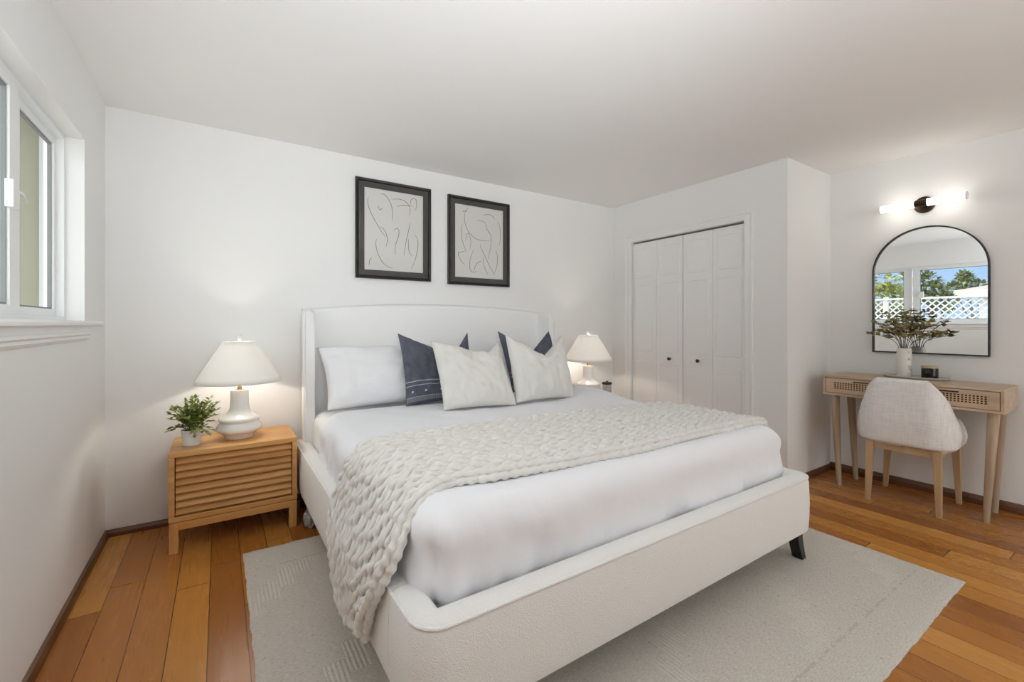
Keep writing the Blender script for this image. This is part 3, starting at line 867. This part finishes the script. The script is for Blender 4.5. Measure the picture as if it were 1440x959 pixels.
def place_cushion(name, mb, mt_, x, y, z, yaw, lean, roll, ht, label, cat, group=None):
    for k in range(len(mb.v)):
        p = mb.v[k]; mb.v[k] = (p[0], p[1], p[2] + ht / 2)
    Mx = Matrix.Rotation(yaw, 4, 'Z') @ Matrix.Rotation(-lean, 4, 'X') @ Matrix.Rotation(roll, 4, 'Y')
    o = obj(name, mb, mt_, local=True)
    weld(o)
    o.data.transform(Mx)
    o.location = (x, y, z)
    tag(o, label, cat, group)
    return o
place_cushion('sleeping_pillow', cushion_mb(.86, .455, .20, pull=.06, seed=2), M['pillow'], .975, 2.875, .680, .04, .62, 0, .455,
              'plump white sleeping pillow leaning on the headboard', 'pillow')
place_cushion('indigo_cushion', cushion_mb(.52, .51, .14, chop=.17, seed=11, skew=.45), M['indigo'], 1.262, 2.735, .680, -.07, .42, 0, .50,
              'indigo cushion with stitched white stripes beside the white sleeping pillow', 'cushion', 'indigo cushions on the bed')
place_cushion('indigo_cushion', cushion_mb(.52, .51, .14, chop=.19, seed=12), M['indigo'], 2.085, 2.76, .694, .02, .45, .015, .50,
              'indigo cushion on the lamp side of the bed, mostly hidden behind a cream cushion', 'cushion', 'indigo cushions on the bed')
place_cushion('cream_cushion', cushion_mb(.50, .50, .17, chop=.09, seed=21, skew=.55), M['cream'], 1.372, 2.42, .684, -.08, .62, .03, .49,
              'cream linen cushion in front of the striped indigo cushion', 'cushion', 'cream cushions on the bed')
place_cushion('cream_cushion', cushion_mb(.50, .47, .17, chop=.145, seed=22, skew=.2), M['cream'], 1.87, 2.40, .688, 0, .33, .02, .455,
              'cream linen cushion nearest the table lamp by the closet', 'cushion', 'cream cushions on the bed')

# ------------------------------------------------------------------ nightstands
NX0, NX1, NY0, NY1, NZ = -.222, .386, 2.905, 3.305, .53
def nightstand():
    t = thing('nightstand', 'oak slatted nightstand with a small potted plant and lamp on top', 'nightstand', ((NX0 + NX1) / 2, (NY0 + NY1) / 2, 0), 'oak nightstands beside the bed')
    zb = .165; tk = .026
    cs = boxes((NX0 + .012, NX1 - .012, NY0 + .012, NY1 - .012, zb - .006, zb), (NX0, NX1, NY0, NY1, NZ - tk, NZ), (NX0, NX1, NY0, NY1, zb, zb + tk), (NX0, NX0 + tk, NY0, NY1, zb + tk, NZ - tk), (NX1 - tk, NX1, NY0, NY1, zb + tk, NZ - tk), (NX0 + tk, NX1 - tk, NY1 - .02, NY1, zb + tk, NZ - tk))
    obj('case', cs, M['oak'], t, smooth=False, bevel=.0025)
    a, b = zb + tk + .004, NZ - tk - .004
    hgt = (b - a - .004) / 2
    for k in range(2):
        z0 = a + k * (hgt + .004); n = 4; p = hgt / n
        x0, x1 = NX0 + tk + .004, NX1 - tk - .004
        prof = [(NY0 + .045, z0)]
        for q in range(n):
            zz = z0 + q * p
            # louvre: a face that leans out downwards over a deep shadow groove
            prof += [(NY0 + .030, zz + .0005), (NY0 + .006, zz + .004), (NY0 + .004, zz + .010), (NY0 + .008, zz + .014), (NY0 + .026, zz + p * .97)]
        prof += [(NY0 + .045, z0 + hgt)]
        m = MB(); m.grid([[(x0, y, z) for y, z in prof], [(x1, y, z) for y, z in prof]], close_u=True, cap0=True, cap1=True)
        obj('drawer', m, M['slat'], t, smooth=False)
    for lx in (NX0 + .002, NX1 - .042):
        for ly in (NY0 + .002, NY1 - .042): obj('leg', boxes((lx, lx + .04, ly, ly + .04, 0, zb - .004)), M['oakv'], t, smooth=False, bevel=.002)
    for ya in (NY0 + .006, NY1 - .03): obj('apron', boxes((NX0 + .042, NX1 - .042, ya, ya + .02, zb - .045, zb - .004)), M['oak'], t, smooth=False)
    return t
ns = nightstand()
ns2 = copy_tree(ns); ns2.location.x += 2.77
ns2['label'] = 'oak nightstand between the bed and the closet, under the far lamp'

# ------------------------------------------------------------------ table lamps
def lamp(cx, cy, z, label, power):
    t = thing('table_lamp', label, 'lamp', (cx, cy, z), 'white table lamps on the nightstands')
    P = [(.0, 0), (.070, 0), (.075, .006), (.080, .022), (.095, .036), (.113, .046), (.1195, .058), (.118, .070), (.108, .086), (.1005, .094), (.0995, .098), (.104, .104), (.1085, .112), (.107, .119), (.098, .126), (.078, .138), (.062, .152), (.053, .168), (.049, .188), (.0475, .22), (.047, .275), (.044, .283), (.02, .285)]
    obj('base', MB().lathe([(r, z + h) for r, h in P], cx, cy, 56, cap0=False), M['ceramic'], t, angle=60)
    obj('neck', MB().lathe([(.013, z + .284), (.013, z + .30), (.010, z + .302), (.010, z + .345), (.0035, z + .35), (.0035, z + .572)], cx, cy, 20), M['brass'], t)
    z0, z1 = z + .332, z + .57
    sh = []
    for k in range(9):
        q = k / 8; sh.append((.226 + (.086 - .226) * q, z0 + (z1 - z0) * q))
    s = obj('shade', MB().lathe(sh, cx, cy, 64, cap0=False, cap1=False), M['shade'], t, solid=.002)
    # wire spider that carries the shade
    sp = MB()
    for k in range(3):
        a = k * 2 * PI / 3; sp.tube([(cx, cy, z1 - .004), (cx + .085 * math.cos(a), cy + .085 * math.sin(a), z1 - .004)], .0018, 6)
    obj('spider', sp, M['brass'], s)
    obj('finial', MB().lathe([(.004, z + .572), (.006, z + .578), (.015, z + .584), (.0175, z + .594), (.0145, z + .605), (.004, z + .611)], cx, cy, 24), M['ceramic'], t)
    obj('bulb', MB().lathe([(.012, z + .35), (.02, z + .37), (.03, z + .395), (.028, z + .418), (.012, z + .432), (.002, z + .435)], cx, cy, 20), M['bulb'], t)
    l = add_light('lamp_light', 'POINT', (cx, cy, z + .42), power, (1, .91, .80), shadow_soft_size=.035)
    return t
lamp(.10, 3.10, .53, 'white ceramic table lamp next to the potted plant', 10.5)
lamp(2.885, 3.07, .53, 'white ceramic table lamp lit between the bed and the closet', 11)

# ------------------------------------------------------------------ potted plant and jar
def plant():
    px, py, pz = -.128, 3.045, .53
    t = thing('potted_plant', 'small leafy green plant in a white pot on the nightstand', 'plant', (px, py, pz))
    prof = [(.0, 0), (.036, 0), (.040, .004)]
    for k in range(1, 9):
        r = .040 + .009 * k / 8; prof += [(r, .004 + .082 * k / 8 - .003), (r - .0012, .004 + .082 * k / 8)]
    prof += [(.0495, .09), (.0455, .09), (.045, .078), (0, .078)]
    po = obj('pot', MB().lathe([(r, pz + h) for r, h in prof], px, py, 40, cap0=False, cap1=False), M['pot'], t)
    obj('soil', MB().lathe([(.0, pz + .08), (.0445, pz + .081)], px, py, 24, cap0=False, cap1=False), M['soil'], po)
    st, lf = MB(), MB()
    rnd = random.Random(3)
    for k in range(64):
        a = rnd.uniform(0, 2 * PI); sp = rnd.uniform(.15, 1) ** .8
        hh = rnd.uniform(.06, .15) * (1.2 - .45 * sp) + (.03 if sp < .4 else 0)
        b = Vector((px + .025 * math.cos(a) * rnd.random(), py + .025 * math.sin(a) * rnd.random(), pz + .08))
        e = b + Vector((.105 * sp * math.cos(a), .105 * sp * math.sin(a), hh * 1.05))
        if k % 9 == 0: e.z = pz + .08 + rnd.uniform(-.01, .04); e.x = px + .105 * math.cos(a); e.y = py + .105 * math.sin(a)
        if k == 5: e = Vector((px + .085, py - .045, pz + .262))
        if k == 6: e = Vector((px + .115, py - .02, pz + .225))
        if e.y > 3.28: e.y = 3.28
        mid = b.lerp(e, .5) + Vector((0, 0, .02))
        P = catmull([b, mid, e], 5)
        st.tube(P, .0012, 5)
        for i in range(3, len(P)):
            d = (P[i] - P[i - 1]).normalized()
            for s in range(2):
                an = rnd.uniform(0, 2 * PI)
                o = Vector((math.cos(an), math.sin(an), rnd.uniform(-.2, .5)))
                leafq(lf, P[i], d * .6 + o, rnd.uniform(.02, .032), rnd.uniform(.012, .018), Vector((rnd.uniform(-.4, .4), rnd.uniform(-.4, .4), 1)))
        leafq(lf, P[-1], d, .028, .016)
    obj('stems', st, M['gstem'], t)
    obj('foliage', lf, M['leaf'], t, smooth=False)
plant()
jx, jy = 3.045, 2.985
j = thing('candle_jar', 'small glass jar with a dark lid beside the far lamp', 'jar', (jx, jy, .53))
obj('jar', MB().lathe([(0, .53), (.036, .53), (.041, .536), (.041, .638), (.038, .642), (.035, .642), (.036, .60), (.036, .54), (0, .54)], jx, jy, 32, cap0=False, cap1=False), M['jar'], j)
obj('lid', MB().lathe([(0, .638), (.044, .638), (.046, .642), (.046, .652), (.043, .656), (.012, .657), (.008, .660), (.010, .668), (0, .669)], jx, jy, 32, cap0=False, cap1=False), M['bronze'], j)
# crumpled plastic on the floor by the bed's rear corner
pw = MB(); rows = []
for i in range(15):
    th_ = PI * i / 14; r = []
    for k in range(24):
        ph_ = 2 * PI * k / 24
        d = Vector((math.sin(th_) * math.cos(ph_), math.sin(th_) * math.sin(ph_), math.cos(th_)))
        q = 1 + .35 * noise.noise(d * 2.1) + .22 * noise.noise(d * 5.5)
        r.append((.452 + d.x * .036 * q, 2.86 + d.y * .055 * q, max(.001, .055 + d.z * .055 * q)))
    rows.append(r)
pw.grid(rows, close_u=True)
tag(obj('plastic_wrap', pw, M['plastic'], loc=(.452, 2.86, 0), angle=25), 'crumpled clear plastic on the floor beside the bed rail', 'plastic')

# ------------------------------------------------------------------ framed drawings
def spl(P, n=8): return catmull([Vector((a, b, 0)) for a, b in P], n)
ART1 = [[(160,210),(152,235),(158,285),(185,355),(225,430),(270,505),(310,560)], [(260,470),(300,500),(322,545),(328,600),(318,650)],
        [(270,185),(305,192),(340,235),(365,290),(372,340),(374,420)], [(232,580),(226,620),(238,690),(275,770),(320,815),(372,838)],
        [(385,510),(405,490),(425,495),(432,530),(420,580),(402,630),(398,680),(400,718)], [(370,232),(430,232),(480,250),(515,285),(528,330),(525,380)],
        [(415,295),(460,288),(505,288),(548,296)], [(535,280),(535,245),(560,228),(582,245),(586,285),(575,332)], [(530,440),(515,510),(495,600),(475,725)],
        [(518,580),(514,640),(522,700),(548,733)], [(565,545),(590,575),(598,620),(590,690),(570,770),(540,845)], [(190,740),(170,770),(166,812)],
        [(245,290),(262,325),(285,310)]]
ART2 = [[(250,195),(222,230),(212,290),(225,370),(262,440),(320,490),(390,510),(440,508)], [(198,240),(205,228),(240,235)], [(195,350),(180,400),(185,480),(205,550),(225,600)],
        [(225,510),(230,450),(248,440),(265,480),(272,530),(262,590)], [(230,600),(185,615),(155,620),(162,660),(190,710),(215,730)], [(385,270),(430,262),(470,280),(488,315)],
        [(335,320),(380,328),(408,350),(418,400),(435,425),(455,460),(455,540),(442,620),(430,680)], [(360,540),(365,580),(395,640),(440,740),(487,828)],
        [(300,590),(268,670),(262,760),(280,800),(330,800)], [(365,700),(330,720),(308,760),(302,795)], [(385,660),(390,740),(415,800),(425,825)],
        [(515,330),(535,380),(540,480),(532,560)], [(500,600),(515,660),(510,740),(485,825)]]
def picture(x0, x1, z0, z1, strokes, tl, tr, br, bl, label):
    t = thing('picture_frame', label, 'picture', ((x0 + x1) / 2, D, z0), 'framed line drawings over the bed')
    fw, mw = .023, .042; y1 = D - .002; y0 = D - .03
    f = MB(); pr = [(0, y1), (0, y0 + .004), (.004, y0), (fw - .006, y0 + .003), (fw, y0 + .012), (fw, y1)]
    rows = [[(x0 + a, y, z0 + a) for a, y in pr], [(x1 - a, y, z0 + a) for a, y in pr], [(x1 - a, y, z1 - a) for a, y in pr], [(x0 + a, y, z1 - a) for a, y in pr]]
    f.grid(rows, close_u=True, close_v=True)
    obj('frame', f, M['artfr'], t, smooth=False)
    a = fw + mw
    obj('mat_board', ringx(x0 + fw - .004, x1 - fw + .004, D - .016, D - .012, z0 + fw - .004, z1 - fw + .004, mw + .004), M['artmat'], t, smooth=False)
    pp = obj('drawing', boxes((x0 + a - .004, x1 - a + .004, D - .0115, D - .009, z0 + a - .004, z1 - a + .004)), M['paper'], t, smooth=False)
    ln = MB(); w_, h_ = x1 - x0 - 2 * a, z1 - z0 - 2 * a
    for st in strokes:
        P = []
        for p in spl(st):
            u = (p.x - tl[0]) / (tr[0] - tl[0]); top = tl[1] + (tr[1] - tl[1]) * u; bot = bl[1] + (br[1] - bl[1]) * u
            v = (p.y - top) / (bot - top)
            u = u * 1.0 - .10 * u * (1 - u)                          # undo the photo's foreshortening
            P.append((x0 + a + u * w_, z1 - a - v * h_))
        n = len(P); L, R = [], []
        for i in range(n):
            dx, dz = P[min(i + 1, n - 1)][0] - P[max(i - 1, 0)][0], P[min(i + 1, n - 1)][1] - P[max(i - 1, 0)][1]
            l = math.hypot(dx, dz) or 1; hw = .0015 * (.45 + .75 * math.sin(PI * (i + .5) / n) ** .6)
            L.append((P[i][0] - dz / l * hw, D - .0119, P[i][1] + dx / l * hw)); R.append((P[i][0] + dz / l * hw, D - .0119, P[i][1] - dx / l * hw))
        ln.grid([L, R])
    obj('ink_line', ln, M['ink'], pp, smooth=False)
    obj('glazing', boxes((x0 + fw - .003, x1 - fw + .003, D - .0185, D - .0175, z0 + fw - .003, z1 - fw + .003)), M['pglass'], t, smooth=False)
picture(.832, 1.422, 1.546, 2.289, ART1, (122, 120), (640, 210), (636, 880), (118, 848), 'black framed abstract line drawing hung nearer the window')
picture(1.575, 2.178, 1.535, 2.278, ART2, (122, 155), (563, 232), (560, 875), (120, 845), 'black framed abstract line drawing hung nearer the closet')

# ------------------------------------------------------------------ desk
DX0, DX1, DY0, DY1, DZ0, DZ1 = 3.805, 4.19, .567, 1.495, .677, .822
dk = thing('desk', 'small wooden console desk with cane drawers under the arched mirror', 'desk', ((DX0 + DX1) / 2, (DY0 + DY1) / 2, 0))
tk = .016
obj('case', boxes((DX0, DX1, DY0, DY1, DZ1 - tk, DZ1), (DX0, DX1, DY0, DY1, DZ0, DZ0 + tk), (DX0, DX1, DY0, DY0 + tk, DZ0 + tk, DZ1 - tk), (DX0, DX1, DY1 - tk, DY1, DZ0 + tk, DZ1 - tk), (DX1 - .015, DX1, DY0 + tk, DY1 - tk, DZ0 + tk, DZ1 - tk), (DX0 + .01, DX1 - .02, 1.023, 1.039, DZ0 + tk, DZ1 - tk)), M['mango'], dk, smooth=False, bevel=.002)
for y0, y1 in ((DY0 + tk + .003, 1.021), (1.041, DY1 - tk - .003)):
    z0, z1 = DZ0 + tk + .003, DZ1 - tk - .003
    c0, c1, e0, e1 = y0 + .050, y1 - .050, z0 + .027, z1 - .027
    d = obj('drawer', boxes((DX0 + .001, DX0 + .015, y0, c0, z0, z1), (DX0 + .001, DX0 + .015, c1, y1, z0, z1), (DX0 + .001, DX0 + .015, c0, c1, z0, e0), (DX0 + .001, DX0 + .015, c0, c1, e1, z1), (DX0 + .016, DX1 - .03, y0 + .004, y1 - .004, z0 + .002, z0 + .01)), M['mango'], dk, smooth=False)
    cn = MB(); nc, nr = int((c1 - c0) / .0165), 4
    for k in range(nc + 1):
        yy = c0 + (c1 - c0) * k / nc; cn.box(DX0 + .006, DX0 + .009, yy - .0034, yy + .0034, e0, e1)
    for k in range(nr + 1):
        zz = e0 + (e1 - e0) * k / nr; cn.box(DX0 + .004, DX0 + .007, c0, c1, zz - .0024, zz + .0024)
    obj('cane_panel', cn, M['cane'], d, smooth=False)
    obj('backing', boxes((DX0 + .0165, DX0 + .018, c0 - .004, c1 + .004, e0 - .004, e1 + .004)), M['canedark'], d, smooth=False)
    ym = (y0 + y1) / 2
    obj('handle', boxes((DX0 - .010, DX0 + .002, ym - .045, ym + .045, z1 - .020, z1 - .013)), M['bronze'], d, smooth=False, bevel=.002)
for (bx, by, tx, ty) in ((3.868, 1.413, 3.868, 1.440), (3.886, .655, 3.880, .622), (4.135, 1.40, 4.130, 1.430), (4.140, .660, 4.135, .630)):
    obj('leg', MB().cone((bx, by, 0), (tx, ty, DZ0), .0155, .0285), M['mangov'], dk, angle=60)

# ------------------------------------------------------------------ chair, its back to the room
ch = thing('chair', 'light grey upholstered barrel chair pushed under the desk', 'chair', (3.93, 1.025, 0))
CCY = 1.012
def shell():
    """U-shaped padded shell, high at the back and sloping to low arms"""
    path = []                     # outer plan: from one arm tip round the back to the other
    hw, xb, xf, R = .246, 3.690, 4.03, .12
    n = 10
    for k in range(n): path.append((xf + (xb + R - xf) * k / n, CCY + hw - .012 * (1 - k / n), 0, 1))
    for k in range(13):
        a = PI / 2 + k / 12 * PI / 2; path.append((xb + R + R * math.cos(a), CCY + hw - R + R * math.sin(a), math.cos(a), math.sin(a)))
    for k in range(1, 9): path.append((xb, CCY + hw - R - (2 * hw - 2 * R) * k / 9, -1, 0))
    half = path[:n + 13 + 4]
    path = half + [(x, 2 * CCY - y, nx, -ny) for x, y, nx, ny in reversed(half)]
    L = [0]
    for a, b in zip(path, path[1:]): L.append(L[-1] + math.hypot(a[0] - b[0], a[1] - b[1]))
    tot = L[-1]; rows = []
    for i, (x, y, nx, ny) in enumerate(path):
        s = abs(L[i] / tot - .5) * tot                                  # distance from the middle of the back
        flat, run = .165, .29
        q = min(1, max(0, (s - flat) / run)); q = q * q * (3 - 2 * q) * .35 + q * .65
        zt = .845 - .25 * q
        zb = .412
        th = .062 if i not in (0, len(path) - 1) else .045
        r = .026
        hgt = zt - zb
        prof = []
        def tuck(z): return min(1, max(0, (z - .52) / .32)) * .032
        def bulge(z):
            t = (z - zb) / hgt
            return .018 * math.sin(PI * min(1, max(0, t * .9 + .05))) - .030 * max(0, t - .35)   # belly low, leans in to the top
        for k in range(7):
            a = -PI / 2 + k / 6 * PI / 2; prof.append((r * (math.cos(a) - 1), zb + r + r * math.sin(a)))
        for k in range(1, 8): prof.append((0, zb + r + (hgt - 2 * r) * k / 8))
        for k in range(7):
            a = k / 6 * PI / 2; prof.append((r * (math.cos(a) - 1), zt - r + r * math.sin(a)))
        for k in range(7):
            a = PI / 2 + k / 6 * PI / 2; prof.append((-th + r + r * math.cos(a), zt - r + r * math.sin(a)))
        for k in range(1, 8): prof.append((-th, zt - r - (hgt - 2 * r) * k / 8))
        for k in range(4): prof.append((-th, zb + r * (1 - k / 3)))
        rows.append([(x + nx * (o + bulge(z)), y + ny * (o + bulge(z)) - (y - CCY) / hw * tuck(z), z) for o, z in prof])
    return MB().grid(rows, close_u=True, cap0=True, cap1=True)
obj('backrest', shell(), M['linen'], ch, angle=60)
obj('seat', soft_block(3.735, 4.17, CCY - .205, CCY + .205, .40, .50, .06, .035, wr=.003, seed=6, N=120), M['linen'], ch, angle=60)
for b in ((3.735, 3.757, CCY - .165, CCY + .165, .362, .412), (4.11, 4.132, CCY - .17, CCY + .17, .362, .405), (3.757, 4.11, CCY - .183, CCY - .161, .362, .412), (3.757, 4.11, CCY + .161, CCY + .183, .362, .412)):
    obj('apron', boxes(b), M['ash'], ch, smooth=False)
for bx, by, tx, ty in ((3.716, 1.190, 3.746, CCY + .170), (3.720, .829, 3.746, CCY - .170), (4.133, 1.215, 4.118, CCY + .178), (4.133, .822, 4.118, CCY - .178)):
    obj('leg', MB().strut((bx, by, 0), (tx, ty, .412), .026, .026, .042, .044), M['ash'], ch, smooth=False, bevel=.003)

# ------------------------------------------------------------------ things on the desk
TX, TY = 4.065, 1.03
ty_ = MB(); rows = []
def oval(a, b, z, n=56):
    return [(TX + a * math.copysign(abs(math.cos(2*PI*k/n)) ** .75, math.cos(2*PI*k/n)), TY + b * math.copysign(abs(math.sin(2*PI*k/n)) ** .75, math.sin(2*PI*k/n)), z) for k in range(n)]
rows = [oval(.066, .162, DZ1), oval(.074, .170, DZ1 + .004), oval(.082, .180, DZ1 + .016), oval(.081, .179, DZ1 + .019), oval(.077, .174, DZ1 + .018), oval(.070, .165, DZ1 + .009), oval(.064, .158, DZ1 + .008)]
ty_.grid(rows, close_u=True, cap0=True, cap1=True)
tag(obj('tray', ty_, M['travert'], loc=(TX, TY, DZ1), angle=50), 'shallow grey oval tray on the desk', 'tray')
TZ = DZ1 + .0085
vx, vy = 4.075, 1.092
vs = thing('vase', 'tall cylindrical bone vase with knobbed sides on the tray', 'vase', (vx, vy, TZ))
obj('body', MB().lathe([(0, TZ), (.037, TZ), (.041, TZ + .005), (.042, TZ + .1), (.041, TZ + .198), (.038, TZ + .203), (.034, TZ + .2), (.034, TZ + .02), (0, TZ + .02)], vx, vy, 40, cap0=False, cap1=False), M['vase'], vs)
for a in (.62, .62 + PI):
    for k in range(4):
        kb = MB(); rows = []
        cz = TZ + .035 + .047 * k; ca, sa = math.sin(a), math.cos(a)
        cp = Vector((vx + .0425 * ca, vy + .0425 * sa, cz))
        for i in range(7):
            t_ = PI * i / 6
            rows.append([tuple(cp + Vector((.0085 * math.sin(t_) * math.cos(2*PI*q/12), .0085 * math.sin(t_) * math.sin(2*PI*q/12), .0105 * math.cos(t_)))) for q in range(12)])
        obj('knob', kb.grid(rows, close_u=True), M['vase'], vs)
def branches():
    t = thing('branch_arrangement', 'olive leafed branches with pale blossom standing in the vase', 'flowers', (vx, vy, TZ + .02))
    st, lf, bl = MB(), MB(), MB(); rnd = random.Random(5)
    # tip offsets: (along the wall y, height, out x)
    tips = [(.20, .105, -.01), (.15, .13, .02), (.12, .20, .03), (.10, .27, -.02), (.02, .30, .02), (-.04, .29, 0), (-.09, .24, .02), (-.15, .20, -.02), (-.21, .12, 0), (-.19, .09, .02), (.05, .22, -.06), (-.02, .18, -.08), (.09, .15, -.07), (-.10, .12, -.07), (.17, .20, 0), (0, .25, .04)]
    for ty2, tz, tx in tips:
        b = Vector((vx + rnd.uniform(-.015, .015), vy + rnd.uniform(-.015, .015), TZ + .03))
        m_ = Vector((vx + tx * .3, vy + ty2 * .18, TZ + .205 + tz * .2))
        e = Vector((min(vx + tx, XR - .06), vy + ty2 * 1.03, TZ + .205 + tz * .92))
        m2 = m_.lerp(e, .55) + Vector((0, 0, .02))
        P = catmull([b, m_, m2, e], 6)
        st.tube(P, .0016, 5)
        for i in range(9, len(P), 2):
            # a short twig that ends in a rosette of rounded leaves
            d = Vector((rnd.uniform(-1, .5), rnd.uniform(-1, 1), rnd.uniform(-.3, .9))).normalized()
            c = P[i] + d * rnd.uniform(.012, .032)
            if i >= len(P) - 2: c = P[i]
            c.x = min(c.x, XR - .055)
            st.tube([P[i], c], .001, 4)
            for q in range(5):
                o = rv(); o.z = abs(o.z) * .6 - .1
                L_ = rnd.uniform(.024, .038)
                leafq(lf, c, o, L_, L_ * .85, Vector((rnd.uniform(-.5, .5), rnd.uniform(-.5, .5), 1)))
            if rnd.random() < .4:
                c = P[i] + Vector((rnd.uniform(-.025, .005), rnd.uniform(-.02, .02), rnd.uniform(0, .02)))
                for q in range(10): leafq(bl, c + rv() * .008, rv(), .009, .008)
    obj('stems', st, M['stem'], t); obj('leaves', lf, M['leafo'], t, smooth=False); obj('blossom', bl, M['bloss'], t, smooth=False)
branches()
kx, ky = 4.075, .955
cd = thing('candle', 'black glass candle with a pale wooden lid on the tray', 'candle', (kx, ky, TZ))
obj('jar', MB().lathe([(0, TZ), (.041, TZ), (.0445, TZ + .004), (.0445, TZ + .072), (0, TZ + .072)], kx, ky, 40, cap0=False, cap1=False), M['candle'], cd)
obj('lid', MB().lathe([(0, TZ + .072), (.046, TZ + .072), (.0465, TZ + .075), (.0465, TZ + .083), (.045, TZ + .086), (0, TZ + .086)], kx, ky, 40, cap0=False, cap1=False), M['lidwood'], cd, label='pale wooden lid')

# ------------------------------------------------------------------ arched mirror
mr = thing('arched_mirror', 'arched wall mirror in a thin black frame over the desk', 'mirror', (XR, 1.006, .993))
def arch(hw, zb, zc, x, n=40):
    return [(x, 1.006 - hw, zb), (x, 1.006 + hw, zb)] + [(x, 1.006 + hw * math.cos(PI * k / n), zc + hw * math.sin(PI * k / n)) for k in range(n + 1)]
zc = 1.592
rows = [arch(.313, .990, zc, XR - .001), arch(.313, .990, zc, XR - .028), arch(.304, .999, zc, XR - .028), arch(.304, .999, zc, XR - .012)]
fm = MB().grid(rows, close_u=True)
obj('frame', fm, M['black'], mr, angle=30)
g = MB(); pl = arch(.306, .997, zc, XR - .014); g.add(pl, [tuple(range(len(pl)))])
g.add([(XR - .003, y, z) for _, y, z in pl], [tuple(reversed(range(len(pl))))])
obj('glass', g, M['mirror'], mr, smooth=False)

# ------------------------------------------------------------------ wall sconce
SYc, SZ, SXc = 1.02, 2.062, XR - .085
sc = thing('wall_sconce', 'two-tube bath bar light with a round bronze backplate above the mirror', 'wall light', (XR, SYc, SZ))
def xl(m, prof, cy, cz, n=36):   # lathe about the x axis, prof [(r, x)]
    return m.grid([[(x, cy + r * math.cos(2*PI*j/n), cz + r * math.sin(2*PI*j/n)) for j in range(n)] for r, x in prof], close_u=True, cap0=True, cap1=True)
def yl(m, prof, cx, cz, n=28):   # lathe about the y axis, prof [(r, y)]
    return m.grid([[(cx + r * math.cos(2*PI*j/n), y, cz + r * math.sin(2*PI*j/n)) for j in range(n)] for r, y in prof], close_u=True, cap0=True, cap1=True)
obj('backplate', xl(MB(), [(.058, XR - .001), (.058, XR - .016), (.054, XR - .02), (.018, XR - .021), (.016, SXc)], SYc, SZ), M['bronze'], sc)
obj('socket', yl(MB(), [(.022, SYc - .036), (.024, SYc - .034), (.024, SYc + .034), (.022, SYc + .036)], SXc, SZ), M['bronze'], sc)
for s in (1, -1):
    tb = obj('tube', yl(MB(), [(.026, SYc + s * .034), (.026, SYc + s * .228)], SXc, SZ), M['tube'], sc)
    obj('end_cap', yl(MB(), [(.0265, SYc + s * .226), (.0265, SYc + s * .234), (.022, SYc + s * .237)], SXc, SZ), M['capglass'], tb)
    add_light('sconce_light', 'POINT', (SXc - .05, SYc + s * .13, SZ), .55, (1, .93, .82), shadow_soft_size=.04)
